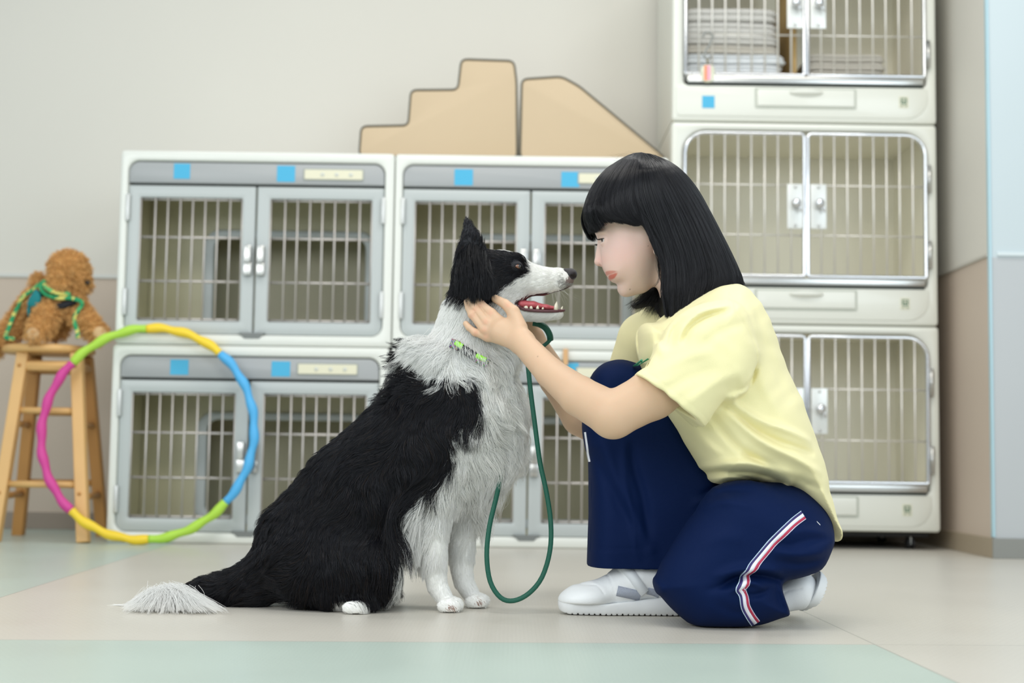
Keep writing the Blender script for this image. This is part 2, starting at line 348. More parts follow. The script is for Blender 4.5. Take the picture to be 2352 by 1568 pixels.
# ================================================================ tall stack of cages with wire doors
TW, TH, TD = 0.872, 0.664, 0.50
twhite = mat('tall_white', (224, 225, 215), 0.34, coat=0.2); tin = mat('tall_inside', (244, 240, 222), 0.45, var=.03, vscale=4)
wire = mat('wire_steel', (232, 228, 220), 0.35, .5)
def tall_cage(name, loc, label):
    e = empty(name, loc, 0, label, 'animal cage', 'tall stack of cages with wire doors')
    oz0, oz1 = .155, TH-.028
    MB().ring(rrect(0, TW, 0, TH, .012, 8), rrect(.040, TW-.036, oz0-.03, oz1, [.012, .012, .075, .075], 8), 0, .04, .012).build('front_frame', twhite, e, angle=40)
    th = .012; m = MB()
    m.box(.002, th, .04, TD, .003, TH-.003).box(TW-th, TW-.002, .04, TD, .003, TH-.003).box(th, TW-th, .04, TD, .003, th).box(th, TW-th, .04, TD, TH-th, TH-.003).box(th, TW-th, TD-th, TD, th, TH-th)
    m.build('shell', twhite, e)
    x0, x1, z0, z1 = .013, TW-.013, oz0-.012, TH-.013
    MB().add([(x0, .041, z0), (x1, .041, z0), (x1, .041, z1), (x0, .041, z1), (x0, TD-.014, z0), (x1, TD-.014, z0), (x1, TD-.014, z1), (x0, TD-.014, z1)],
          [(0, 1, 5, 4), (1, 2, 6, 5), (2, 3, 7, 6), (3, 0, 4, 7), (4, 5, 6, 7)]).build('lining', tin, e)
    MB().prism(rrect(.012, TW-.03, .016, oz0-.034, [.02, .07, .012, .012], 6), -.003, .006, .003).build('lower_panel', twhite, e, angle=40)
    dx0 = .272
    MB().ring(rrect(dx0, dx0+.335, .044, .113, .006, 4), rrect(dx0+.006, dx0+.329, .050, .107, .004, 4), -.0045, .002, .001).build('drawer_rim', mat('drawer_rim_grey', (186, 190, 178), .5), e)  # thin ring round the drawer, greyer than the cage white
    dr = MB().bbox(dx0+.008, dx0+.327, -.009, .004, .052, .108, .003).build('drawer', twhite, e, angle=40)
    hm = MB(); n = 20
    for j, (y, dz, s) in enumerate(((-.008, .006, 1.0), (-.016, .004, .96), (-.022, -.002, .9), (-.020, -.008, .85), (-.008, -.012, .8))):
        pass
    prof = [(-.008, .012), (-.018, .010), (-.024, .002), (-.022, -.006), (-.008, -.014)]
    vs = []; fs = []
    for i in range(n+1):
        u = i/n; k = math.sin(math.pi*u)**.35 if 0 < u < 1 else 0.02
        for (y, z) in prof: vs.append((dx0+.11+.115*u, -.008+(y+.008)*k, .098+z*k))
    for i in range(n):
        for j in range(4): fs.append((i*5+j, i*5+j+1, (i+1)*5+j+1, (i+1)*5+j))
    hm.add(vs, fs).build('handle', twhite, dr, True)
    MB().bbox(.050, TW-.046, -.012, .03, oz0-.028, oz0-.006, .004).build('tray', steel, e, angle=50)
    MB().box(.05, TW-.046, -.004, .02, oz0-.037, oz0-.029).build('tray_gap', dark, e)
    mx = .437
    for side in (0, 1):
        a, b_ = (.044, mx-.002) if side == 0 else (mx+.010, TW-.040)
        zb, zt = oz0+.001, oz1-.010
        R = .066; pts = []
        cor = [(a, zb, 0), (b_, zb, 0), (b_, zt, 0 if side == 0 else R), (a, zt, R if side == 0 else 0)]
        rr = [.006, .006, .012 if side == 0 else R, R if side == 0 else .012]
        loop = [(p[0], -.004, p[1]) for p in rrect(a, b_, zb, zt, rr, 6)]
        d = MB().tube(loop, .0065, 10, closed=True, up=(0, 1, 0)).build('door', chrome, e, True)
        g = MB(); nb = 9; sp_ = (b_-a)/(nb)
        for k in range(1, nb):
            x = a+sp_*k; top = zt
            dd = (x-a) if side == 0 else (b_-x)
            if dd < R: top = zt-R+math.sqrt(max(0, R*R-(R-dd)**2))
            g.tube([(x, -.006, zb), (x, -.006, top)], .0032, 8)
        for z in (zb+.135, zb+.30): g.tube([(a, -.001, z), (b_, -.001, z)], .0028, 8)
        g.build('grille', wire, d, True)
        px_ = mx-.060 if side == 0 else mx+.016
        pl = MB().bbox(px_, px_+.052, -.016, -.010, zb+.155, zb+.302, .002).build('latch_plate', mat('plate_white', (226, 228, 224), .35, .3), d, angle=40)
        kc = (px_+.026, -.016, zb+.235)
        k_ = MB().lathe([(.0001, -.034), (.010, -.033), (.015, -.027), (.016, -.02), (.012, -.014), (.008, -.008), (.012, 0)], kc, 'y', 20)
        k_.tube([(kc[0]+.004, -.03, kc[2]), (kc[0]+.016, -.036, kc[2]-.028)], [.008, .003], 10)
        k_.build('knob', chrome, pl, True)
        for zz in (zb+.165, zb+.292):
            MB().lathe([(.0001, -.003), (.004, -.003), (.005, 0)], (px_+.026, -.0165, zz), 'y', 12).build('screw', steel, pl, True)
        if side == 1:
            for zh in (zb+.03, zb+.28):
                MB().tube([(b_+.010, -.012, zh), (b_+.010, -.012, zh+.09)], .0062, 10).build('hinge', steel, d, True)
    # small maker's label: pale ground with a dark green mark
    lx, lz = TW-.125, .052
    lb = MB().bbox(lx, lx+.030, -.0045, -.0028, lz, lz+.038, .0005).build('maker_label', mat('label_cream', (214, 212, 190), .5), e)
    gm = mat('label_green', (88, 118, 98), .5); q = MB()
    for (xa, xb, za, zb_) in ((.005, .009, .014, .033), (.021, .025, .014, .033), (.009, .021, .012, .015), (.009, .021, .021, .024), (.009, .021, .030, .033), (.013, .017, .015, .021), (.006, .011, .005, .009), (.019, .025, .005, .009)):
        q.box(lx+xa, lx+xb, -.0052, -.0044, lz+za, lz+zb_)
    q.build('label_mark', gm, lb)
    return e
TX, TY = .514, 4.60
tc = tall_cage('animal_cage', (TX, TY, .724), 'white cage with wire doors, middle of the tall stack, empty')
def tcopy(z, label):
    c = copy_tree(tc); c.location = (TX+.001, TY, z); c['label'] = label; return c
tcopy(.058, 'white cage with wire doors, bottom of the tall stack on black casters')
tcopy(1.390, 'white cage with wire doors holding folded towels, top of the tall stack')
e = empty('trolley_base', (TX, TY, 0), 0, 'black rolling base with casters under the tall cage stack', 'trolley')
MB().bbox(.02, TW-.02, .06, TD, .040, .056, .004).build('frame', rubber, e)
for (x, y) in ((.06, .09), (TW-.075, .09), (.06, TD-.05), (TW-.075, TD-.05)):
    c_ = MB().tube([(x-.012, y, .0195), (x-.003, y, .0195)], .019, 18).tube([(x+.003, y, .0195), (x+.012, y, .0195)], .019, 18).build('caster', rubber, e, angle=50)
    MB().bbox(x-.002, x+.002, y-.012, y+.012, .015, .041, .001).build('caster_fork', steel, c_)
note(1627, 234, 29, 29, TY-.0038, 'blue square note under the towels on the tall white cage')

# ---------------------------------------------------------------- towels, divider and tag in the top cage
def towel(name, x0, x1, z, h, depth, m, label, group, sag=0.0, seed=0, y0=0.0):
    r = random.Random(seed); nx = 26; prof = []
    nf = 2
    for i in range(nf):       # front fold bulges
        zc = (i+.5)/nf
        for k in range(7):
            a = math.pi*(k/6)-math.pi/2
            prof.append((-math.cos(a)*h*.28, zc+math.sin(a)*.5/nf*.96))
    prof = prof+[(depth, 1.0), (depth, 0.0)]
    vs = []; fs = []; n = len(prof); ph = r.random()*6
    for i in range(nx+1):
        u = i/nx; x = x0+(x1-x0)*u; e_ = 1-abs(2*u-1)**14
        for (y, zz) in prof:
            zr = z+zz*h*(.72+.28*e_)+sag*math.sin(math.pi*u)*0 + .0008*math.sin(u*9+ph)*zz
            vs.append((x+.004*math.sin(zz*7+ph), y+(1-e_)*.012+.0025*math.sin(u*6+ph), zr))
    for i in range(nx):
        for k in range(n): fs.append((i*n+k, i*n+(k+1) % n, (i+1)*n+(k+1) % n, (i+1)*n+k))
    fs += [tuple(range(n)), tuple(reversed(range(nx*n, nx*n+n)))]
    o = MB().add(vs, fs).build(name, m, smooth=True); o.location = (TX, TY+.07+y0, 1.390+.1445)
    tag(o, label, 'towel', group); return o
tw = mat('towel_white', (236, 239, 240), .9, sheen=.3, bump=.5, bscale=400); tb = mat('towel_beige', (206, 200, 188), .9, sheen=.3, bump=.5, bscale=400); tg = mat('towel_grey', (212, 210, 204), .9, sheen=.3, bump=.5, bscale=400)
z = 0
for i, (x1, h, nm) in enumerate(((.395, .034, 'bottom'), (.375, .033, 'middle'), (.385, .036, 'top'))):
    towel('towel', .045, x1, z, h-.0035, .34, tw, 'white folded towel in the top cage, %s of the three white ones' % nm, 'white folded towels', seed=i); z += h
for i, (x1, h, lb) in enumerate(((.365, .030, 'lowest grey one, resting on the white towels'), (.362, .036, 'second above the white towels'), (.358, .042, 'third above the white towels'), (.360, .048, 'topmost of the stack'))):
    towel('towel', .045, x1, z, h-.0035, .34, tb if i == 0 else tg, 'grey folded towel left of the divider, '+lb, 'grey folded towels', seed=10+i); z += h
z = 0
for i, (h, nm) in enumerate(((.026, 'bottom'), (.026, 'second'), (.027, 'third'), (.029, 'top'))):
    towel('towel', .462, .722-.004*(i % 2), z, h-.003, .30, tb, 'beige folded towel right of the divider, %s of its low stack' % nm, 'beige folded towels', seed=20+i); z += h
o = MB().bbox(0, .012, 0, .30, 0, .44, .002).build('divider_board', mat('board_tan', (206, 172, 112), .6, var=.06, vscale=14)); o.location = (TX+.412, TY+.06, 1.390+.1445)
tag(o, 'tan board standing between the two towel stacks in the top cage', 'board')
# S-hook and tag
a = U(1627, 75, TY-.02)
e = empty('hook_tag', (a.x, TY-.012, a.z), 0, 'bent metal hook with a pink and orange tag on the top wire door', 'hook')
pts = []
for k in range(15): t = math.pi*(1.0-k/14*1.25); pts.append((.016*math.cos(t), 0, -.012+.016*math.sin(t)))
pts += [(.004, 0, -.040), (-.006, 0, -.056), (-.012, 0, -.068)]
for k in range(9): t = math.pi*(1+k/8*.9); pts.append((.000+.011*math.cos(t)-.001, 0, -.074+.012*math.sin(t)))
MB().tube(pts, .0036, 10).build('hook', mat('hook_grey', (150, 152, 148), .35, .8), e, True)
MB().tube([(-.002, 0, -.083), (0, -.001, -.104)], .0035, 8).build('clasp', mat('clasp_brass', (140, 128, 96), .35, .9), e, True)
tg_ = MB().prism(rrect(-.024, .022, -.165, -.105, .020, 6), -.004, .004, .002).build('tag', mat('tag_clear', (214, 214, 190), .2), e, angle=40)
MB().prism(rrect(-.013, -.003, -.160, -.108, .004, 3), -.0052, -.0035, .0004).build('orange_strip', mat('tag_orange', (240, 150, 110), .4), tg_)
MB().prism(rrect(-.003, .008, -.158, -.108, .004, 3), -.0053, -.0035, .0004).build('pink_strip', mat('tag_pink', (240, 170, 190), .4), tg_)

# wooden peg above the half hidden note
a = U(1299, 820, 4.44)
o = MB().bbox(-.008, .008, -.010, .004, -.026, .026, .002).build('clothes_peg', mat('peg_wood', (214, 170, 120), .6)); o.location = (a.x, 4.443, a.z)
tag(o, 'small wooden clothes peg clipped between the stacked cages above the forearm', 'peg')

# ================================================================ foam blocks on the low cages
foam = mat('foam_vinyl', (202, 180, 148), .5, var=.02, vscale=6); piping = mat('foam_piping', (92, 86, 70), .5)
def foam_block(name, pix, label, Y0, dep):
    pts = [U(x, y, Y0) for x, y in pix]; z0 = 1.236
    p2 = [(p.x, max(p.z, z0)) for p in pts]
    cxm = sum(p[0] for p in p2)/len(p2)
    # rounded corners
    q = []; n = len(p2)
    for i in range(n):
        p = Vector(p2[i]); a = Vector(p2[i-1]); b = Vector(p2[(i+1) % n]); r = min(.020, (p-a).length*.45, (b-p).length*.45)
        if p.y <= z0+.001: q.append(tuple(p)); continue
        s_, t_ = p+(a-p).normalized()*r, p+(b-p).normalized()*r
        for k in range(5):
            u = k/4; q.append(tuple(s_*(1-u)**2+p*2*u*(1-u)+t_*u*u))
    area_ = sum(q[i][0]*q[(i+1) % len(q)][1]-q[(i+1) % len(q)][0]*q[i][1] for i in range(len(q)))
    if area_ < 0: q.reverse()
    e = empty(name, (cxm, Y0, z0), 0, label, 'foam step', 'beige foam blocks on the cages')
    loc = [(x-cxm, z-z0) for x, z in q]
    MB().prism(loc, 0, dep, .0035).build('body', foam, e, angle=50)
    MB().tube([(x, .003, z+.0035) for x, z in loc], .0042, 8, closed=True, up=(0, 1, 0)).build('front_piping', piping, e, True)
    MB().tube([(x, dep-.003, z+.0035) for x, z in loc], .0042, 8, closed=True, up=(0, 1, 0)).build('back_piping', piping, e, True)
foam_block('foam_steps', [(825, 360), (830, 292), (938, 290), (944, 209), (1052, 208), (1060, 138), (1180, 142), (1186, 190), (1187, 365)], 'beige foam staircase block with dark piping on top of the cages', 4.66, .30)
foam_block('foam_ramp', [(1195, 365), (1199, 184), (1290, 178), (1330, 200), (1506, 346), (1524, 362), (1526, 368)], 'beige foam ramp block with a long slope, touching the foam staircase', 4.66, .30)
# ================================================================ stool
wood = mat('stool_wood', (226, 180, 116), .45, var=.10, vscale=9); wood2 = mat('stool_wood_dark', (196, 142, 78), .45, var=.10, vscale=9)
sc_ = U(112, 795, 4.58); SX, SY = sc_.x, 4.58
st = empty('wooden_stool', (SX, SY, 0), 0, 'four-legged light wooden stool beside the cages, carrying a plush dog', 'stool')
zt = U(112, 806, 4.58).z-.012
MB().lathe([(.0001, .0), (.134, 0), (.145, .005), (.147, .014), (.143, .023), (.132, .027), (.0001, .028)], (0, 0, zt), n=40).build('seat', wood, st, angle=60)
top = zt-.001
def loc2(px, py, Y): a = U(px, py, Y); return (a.x-SX, Y-SY)
feet = [loc2(-14, 1244, 4.40), loc2(192, 1243, 4.40), loc2(236, 1228, 4.76), loc2(42, 1228, 4.76)]
heads = [loc2(55, 812, 4.49), loc2(177, 812, 4.49), loc2(200, 812, 4.66), loc2(82, 812, 4.66)]
legs = []
def at_leg(i, t): return Vector((feet[i][0], feet[i][1], 0)).lerp(Vector((heads[i][0], heads[i][1], top)), t)
for i in range(4):
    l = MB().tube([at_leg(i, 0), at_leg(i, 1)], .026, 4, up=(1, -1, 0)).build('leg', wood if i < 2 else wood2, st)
    md = l.modifiers.new('b', 'BEVEL'); md.width = .004; md.segments = 2; legs.append(l)
    for t in (.93, .255):
        k = at_leg(i, t)
        MB().lathe([(.0001, -.022), (.006, -.021), (.006, .0)], (k.x-.002, k.y, k.z), 'y', 12).build('peg', wood2, l, True)
for i in range(4):
    j = (i+1) % 4
    a = at_leg(i, .93); b = at_leg(j, .93)
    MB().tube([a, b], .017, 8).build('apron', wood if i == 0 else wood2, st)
    for t in ((.30, .69) if i % 2 == 0 else (.235, .62)):
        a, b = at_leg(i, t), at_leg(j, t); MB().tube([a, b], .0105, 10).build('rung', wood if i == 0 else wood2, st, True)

# ================================================================ hoop: twisted foam segments
ho = empty('exercise_hoop', (0, 0, 0), 0, 'colourful segmented exercise hoop leaning against the cage and stool', 'hoop')
C0 = U(342, 1005, 4.40); R = .327; HB_ = Vector((C0.x, 4.345, 0)); ho.location = HB_
hc = {'lime': (178, 222, 74), 'yellow': (248, 212, 50), 'blue': (80, 176, 232), 'magenta': (212, 66, 150)}
hm = {k: mat('hoop_'+k, v, .5) for k, v in hc.items()}
def hp(a):    # angle clockwise from the top
    return Vector((math.sin(a)*R, .040+math.cos(a)*R*.10, R*.995+.015+math.cos(a)*R*.995))
HC = Vector((0, .04, R*.995+.015))
for nm, a0, a1 in [('lime', -49, -4), ('yellow', -4, 40), ('blue', 40, 130), ('lime', 130, 176), ('yellow', 176, 222), ('magenta', 222, 311)]:
    n = int((a1-a0)/1.5); pts = []; rs = []
    for k in range(n+1):
        d = a0+(a1-a0)*k/n; a = math.radians(d); wv = math.sin(a*24)
        pts.append(hp(a)+(hp(a)-HC).normalized()*.0016*wv); rs.append(.0140+.0018*math.sin(a*24+1.2))
    seg_ = MB().tube(pts, rs, 12).build('hoop_segment', hm[nm], ho, True); seg_['label'] = nm+' hoop segment'
# ================================================================ smooth solid shapes (distance fields turned into meshes)
f32 = np.float32
def smin(a, b, k):
    if k <= 0: return np.minimum(a, b)
    h = np.clip(0.5+0.5*(b-a)/k, 0, 1); return b+(a-b)*h-k*h*(1-h)
def smax(a, b, k): return -smin(-a, -b, k)
def chain(P, pts, rad, sy=1.0, k=0.0):
    "tapering tube through world points; sy widens (>1) or flattens (<1) it across the view"
    pts = np.asarray(pts, f32); rad = np.asarray(rad, f32); d = None
    if len(pts) == 1:
        q = P-pts[0]; q = q*np.array([1, 1/sy, 1], f32); return np.sqrt((q*q).sum(1))-rad[0]
    sc = np.array([1, 1/sy, 1], f32)
    for i in range(len(pts)-1):
        a = pts[i]*sc; b = pts[i+1]*sc; ab = b-a; q = P*sc-a
        t = np.clip((q@ab)/max(float(ab@ab), 1e-12), 0, 1)
        e = np.sqrt(((q-t[:, None]*ab)**2).sum(1))-(rad[i]+(rad[i+1]-rad[i])*t)
        d = e if d is None else smin(d, e, k)
    return d
def pchain(P, p, sy=1.0, k=0.0):
    "as chain; p rows are px, py, Y, radius in px"
    p = np.asarray(p, float); return chain(P, UN(p[:, :3]), p[:, 3]*p[:, 2]/F_PX, sy, k)
def ellip(P, c, r, ang=0.0, yaw=0.0, roll=0.0):
    "ellipsoid; ang turns it in the picture plane (x,z), yaw about z"
    q = P-np.array(c, f32)
    if yaw:
        c_, s_ = math.cos(yaw), math.sin(yaw); q = np.stack([c_*q[:, 0]+s_*q[:, 1], -s_*q[:, 0]+c_*q[:, 1], q[:, 2]], 1)
    if ang:
        c_, s_ = math.cos(ang), math.sin(ang); q = np.stack([c_*q[:, 0]+s_*q[:, 2], q[:, 1], -s_*q[:, 0]+c_*q[:, 2]], 1)
    if roll:
        c_, s_ = math.cos(roll), math.sin(roll); q = np.stack([q[:, 0], c_*q[:, 1]+s_*q[:, 2], -s_*q[:, 1]+c_*q[:, 2]], 1)
    r = np.array(r, f32); k0 = np.sqrt(((q/r)**2).sum(1)); k1 = np.sqrt(((q/(r*r))**2).sum(1))+1e-9
    return np.where(k0 > 1e-6, k0*(k0-1)/k1, -r.min())
def pellip(P, px, py, Y, rx, ry, rz, ang=0.0, yaw=0.0):
    "ellipsoid by pixel centre and pixel radii (rx along the picture, ry across, rz up); ang in degrees, clockwise in the picture"
    k = Y/F_PX; return ellip(P, U(px, py, Y), (rx*k, ry*k, rz*k), math.radians(-ang), math.radians(yaw))
def poly2(P, pts):
    "signed distance in the x,z plane to the polygon pts"
    x, z = P[:, 0], P[:, 2]; d = np.full(len(P), 1e9, f32); s = np.zeros(len(P), bool); n = len(pts)
    for i in range(n):
        ax, az = pts[i]; bx, bz = pts[(i+1) % n]; ex, ez = bx-ax, bz-az; wx, wz = x-ax, z-az
        t = np.clip((wx*ex+wz*ez)/(ex*ex+ez*ez+1e-12), 0, 1)
        d = np.minimum(d, (wx-t*ex)**2+(wz-t*ez)**2)
        if az != bz: s ^= ((z >= az) != (z >= bz)) & (x < ax+(z-az)*ex/ez)
    d = np.sqrt(d); return np.where(s, -d, d)
def spline(pts, n=6, closed=True):
    "Catmull-Rom through pts"
    p = [np.array(q, float) for q in pts]; m = len(p); out = []
    for i in range(m if closed else m-1):
        if closed: a, b, c, d = p[i-1], p[i], p[(i+1) % m], p[(i+2) % m]
        else: a, b, c, d = p[max(i-1, 0)], p[i], p[i+1], p[min(i+2, m-1)]
        for k in range(n):
            t = k/n; out.append(.5*((2*b)+(-a+c)*t+(2*a-5*b+4*c-d)*t*t+(-a+3*b-3*c+d)*t**3))
    if not closed: out.append(p[-1])
    return out
def pillow(P, pix, Yc, T, R, smooth=3, p=2.0):
    "a traced outline given a rounded body: half thickness T across the view, reached R inside the outline"
    pts = [tuple(U(a, b, Yc))[::2] for a, b in (spline(pix, smooth) if smooth else pix)]
    s = poly2(P, pts); return sell(s, np.abs(P[:, 1]-Yc), R, T, p)
def sell(s, yy, R, T, p):
    "rounded edge: superellipse of half widths R (inwards from the outline) and T (across the view)"
    A = np.maximum(R+s, 0)/R+1e-4; B = yy/T+1e-4; k0 = (A**p+B**p)**(1/p); gA = (A/k0)**(p-1)/R; gB = (B/k0)**(p-1)/T
    return (k0-1)/np.sqrt(gA*gA+gB*gB)
def polyline_d(P, pts):
    d = np.full(len(P), 1e9, f32)
    for i in range(len(pts)-1):
        a = np.asarray(pts[i], f32); ab = np.asarray(pts[i+1], f32)-a; q = P-a
        t = np.clip((q@ab)/max(float(ab@ab), 1e-12), 0, 1); d = np.minimum(d, ((q-t[:, None]*ab)**2).sum(1))
    return np.sqrt(d)
def fold(P, d, pix, amp, wdt, side=-1, taper=True, Yc=None):
    "raise (amp>0) or press in (amp<0) a crease along a traced line, on the side facing the viewer"
    k = 2.5/F_PX; pts = [tuple(U(a, b, 2.4))[::2] for a, b in spline(pix, 4, False)]
    best = np.full(len(P), 1e9, f32); tt = np.zeros(len(P), f32); n = len(pts)-1; x, z = P[:, 0], P[:, 2]
    for i in range(n):
        ax, az = pts[i]; ex, ez = pts[i+1][0]-ax, pts[i+1][1]-az
        t = np.clip(((x-ax)*ex+(z-az)*ez)/(ex*ex+ez*ez+1e-12), 0, 1); q = (x-ax-t*ex)**2+(z-az-t*ez)**2
        m = q < best; best = np.where(m, q, best); tt = np.where(m, (i+t)/n, tt)
    g = np.exp(-best/(wdt*k)**2)
    if taper: g = g*np.sin(np.pi*np.clip(tt*.9+.05, 0, 1))**.6
    return d-amp*k*g
def surface(f, lo, hi, h, coarse=4):
    "mesh the zero set of f inside the box lo..hi with cells of size h"
    lo = np.array(lo, float); n = np.ceil((np.array(hi)-lo)/h).astype(int)+1; n = ((n+coarse-1)//coarse)*coarse
    nb = n//coarse
    ax = [lo[i]+(np.arange(nb[i])*coarse+(coarse-1)/2)*h for i in range(3)]
    C = np.stack(np.meshgrid(*ax, indexing='ij'), -1).reshape(-1, 3).astype(f32)
    dc = np.concatenate([f(C[i:i+400000]) for i in range(0, len(C), 400000)])
    D = np.repeat(np.repeat(np.repeat(dc.reshape(nb), coarse, 0), coarse, 1), coarse, 2).astype(f32)
    act = (np.abs(dc) < h*coarse*2.0).reshape(nb)
    M = np.repeat(np.repeat(np.repeat(act, coarse, 0), coarse, 1), coarse, 2)
    idx = np.argwhere(M); 
    vals = np.empty(len(idx), f32)
    for i in range(0, len(idx), 400000):
        vals[i:i+400000] = f((lo+idx[i:i+400000]*h).astype(f32))
    D[M] = vals
    ins = D < 0
    # cells with a sign change
    c = np.zeros(np.array(D.shape)-1, np.int8)
    for a in (0, 1):
        for b in (0, 1):
            for e in (0, 1): c += ins[a:D.shape[0]-1+a, b:D.shape[1]-1+b, e:D.shape[2]-1+e]
    cells = (c > 0) & (c < 8); ci = np.argwhere(cells); vid = -np.ones(c.shape, np.int32); vid[cells] = np.arange(len(ci))
    acc = np.zeros((len(ci), 3)); cnt = np.zeros(len(ci))
    corners = [(a, b, e) for a in (0, 1) for b in (0, 1) for e in (0, 1)]
    cv = {q: D[ci[:, 0]+q[0], ci[:, 1]+q[1], ci[:, 2]+q[2]] for q in corners}
    for q in corners:
        for ax_ in range(3):
            if q[ax_]: continue
            r = list(q); r[ax_] = 1; r = tuple(r); v0, v1 = cv[q], cv[r]; m = (v0 < 0) != (v1 < 0)
            t = np.where(m, v0/np.where(m, v0-v1, 1), 0); p = np.array(q, float)+np.outer(t, np.eye(3)[ax_])
            acc[m] += p[m]; cnt[m] += 1
    V = lo+(ci+acc/np.maximum(cnt, 1)[:, None])*h
    F = []
    for ax_ in range(3):
        s0 = [slice(None)]*3; s1 = [slice(None)]*3; s0[ax_] = slice(0, -1); s1[ax_] = slice(1, None)
        ch = ins[tuple(s0)] != ins[tuple(s1)]; e = np.argwhere(ch)
        u, v = [a for a in range(3) if a != ax_]
        e = e[(e[:, u] > 0) & (e[:, v] > 0) & (e[:, u] < c.shape[u]) & (e[:, v] < c.shape[v])]
        if len(e) == 0: continue
        def g(du, dv):
            w_ = e.copy(); w_[:, u] += du; w_[:, v] += dv; return vid[w_[:, 0], w_[:, 1], w_[:, 2]]
        q = np.stack([g(-1, -1), g(0, -1), g(0, 0), g(-1, 0)], 1)
        flip = ins[e[:, 0], e[:, 1], e[:, 2]]
        if ax_ == 1: flip = ~flip
        q[~flip] = q[~flip][:, ::-1]; F.append(q[(q >= 0).all(1)])
    return V, np.concatenate(F)
def mesh_np(name, V, F, mats, parent=None, color=None, smooth_it=0, pieces=None):
    me = bpy.data.meshes.new(name); me.vertices.add(len(V)); me.vertices.foreach_set('co', np.asarray(V, f32).ravel())
    k = F.shape[1]; me.loops.add(len(F)*k); me.loops.foreach_set('vertex_index', F.astype(np.int32).ravel())
    me.polygons.add(len(F)); me.polygons.foreach_set('loop_start', np.arange(0, len(F)*k, k, dtype=np.int32))
    me.update(calc_edges=True); me.polygons.foreach_set('use_smooth', np.ones(len(F), bool))
    for m in (mats if isinstance(mats, (list, tuple)) else [mats]): me.materials.append(m)
    if color is not None:
        a = me.attributes.new('col', 'FLOAT_COLOR', 'POINT'); a.data.foreach_set('color', np.concatenate([color, np.ones((len(V), 1))], 1).astype(f32).ravel())
    o = bpy.data.objects.new(name, me); COL.objects.link(o)
    if parent: o.parent = parent
    return o
def relax(V, F, it=2, lam=.5):
    n = len(V)
    for _ in range(it):
        acc = np.zeros_like(V); cnt = np.zeros(n)
        for a, b in ((0, 1), (1, 2), (2, 3), (3, 0)):
            np.add.at(acc, F[:, a], V[F[:, b]]); np.add.at(cnt, F[:, a], 1); np.add.at(acc, F[:, b], V[F[:, a]]); np.add.at(cnt, F[:, b], 1)
        V = V+lam*(acc/np.maximum(cnt, 1)[:, None]-V)
    return V
def grad(f, P, e=.002):
    g = np.stack([f(P+np.array(v, f32)*e)-f(P-np.array(v, f32)*e) for v in ((1, 0, 0), (0, 1, 0), (0, 0, 1))], 1)
    return g/(np.linalg.norm(g, axis=1, keepdims=True)+1e-9)
def inpoly(x, y, poly):
    s = np.zeros(len(x), bool); n = len(poly)
    for i in range(n):
        ax, ay = poly[i]; bx, by = poly[(i+1) % n]
        if ay != by: s ^= ((y >= ay) != (y >= by)) & (x < ax+(y-ay)*(bx-ax)/(by-ay))
    return s
def scatter(V, F, n, wfun=None):
    "random points on the mesh, denser where wfun says"
    a, b, c_, d = V[F[:, 0]], V[F[:, 1]], V[F[:, 2]], V[F[:, 3]]
    ar = np.linalg.norm(np.cross(b-a, c_-a), axis=1)+np.linalg.norm(np.cross(c_-a, d-a), axis=1)
    if wfun is not None: ar = ar*wfun((a+c_)/2)
    i = rng.choice(len(F), n, p=ar/ar.sum()); u, v = rng.random((2, n, 1))
    return (a[i]*(1-u)+b[i]*u)*(1-v)+(d[i]*(1-u)+c_[i]*u)*v
def hair_obj(name, pts, rad, col, m, parent, tip=.25, prof=None):
    "pts (n,k,3), rad (n,), col (n,3) -> one curves object"
    n, k = pts.shape[:2]; hc_ = bpy.data.hair_curves.new(name); hc_.add_curves([k]*n)
    hc_.attributes['position'].data.foreach_set('vector', pts.astype(f32).ravel()) if 'position' in hc_.attributes else hc_.points.foreach_set('position', pts.astype(f32).ravel())
    t = np.linspace(0, 1, k); pr = (1-(1-tip)*t**1.6) if prof is None else prof
    R = (rad[:, None]*pr[None, :]).astype(f32)
    a = hc_.attributes.get('radius') or hc_.attributes.new('radius', 'FLOAT', 'POINT'); a.data.foreach_set('value', R.ravel())
    a = hc_.attributes.new('col', 'FLOAT_COLOR', 'CURVE'); a.data.foreach_set('color', np.concatenate([col, np.ones((n, 1))], 1).astype(f32).ravel())
    hc_.materials.append(m); o = bpy.data.objects.new(name, hc_); COL.objects.link(o); o.parent = parent; return o
def clump(pts, roots, ncl, amount, wave=0.0, freq=2.0, power=1.3, seed=1):
    "gather strands into locks that share a wave"
    from mathutils.kdtree import KDTree
    n, k = pts.shape[:2]; r = np.random.default_rng(seed); ids = r.choice(n, min(ncl, n), replace=False)
    kd = KDTree(len(ids))
    for j, i in enumerate(ids): kd.insert(roots[i].tolist(), j)
    kd.balance(); own = np.array([kd.find(roots[i].tolist())[1] for i in range(n)]); c = pts[ids[own]]
    t = (np.linspace(0, 1, k)**power)[None, :, None]; am = amount if np.isscalar(amount) else amount[:, None, None]
    out = pts*(1-t*am)+c*t*am
    if wave is not None:
        ph = r.random(len(ids))*6.28; ax = r.normal(size=(len(ids), 3)); fr = freq*(.7+.6*r.random(len(ids)))
        L = np.linalg.norm(pts[:, -1]-pts[:, 0], axis=1)[:, None, None]
        dirv = pts[:, -1]-pts[:, 0]; dirv /= np.linalg.norm(dirv, axis=1, keepdims=True)+1e-9
        A = ax[own]; A = A-dirv*(A*dirv).sum(1, keepdims=True); A /= np.linalg.norm(A, axis=1, keepdims=True)+1e-9
        tt = np.linspace(0, 1, k)[None, :, None]
        wv = wave if np.isscalar(wave) else wave[:, None, None]
        out = out+A[:, None, :]*np.sin(tt*fr[own][:, None, None]*6.28+ph[own][:, None, None])*wv*L*tt
    return out
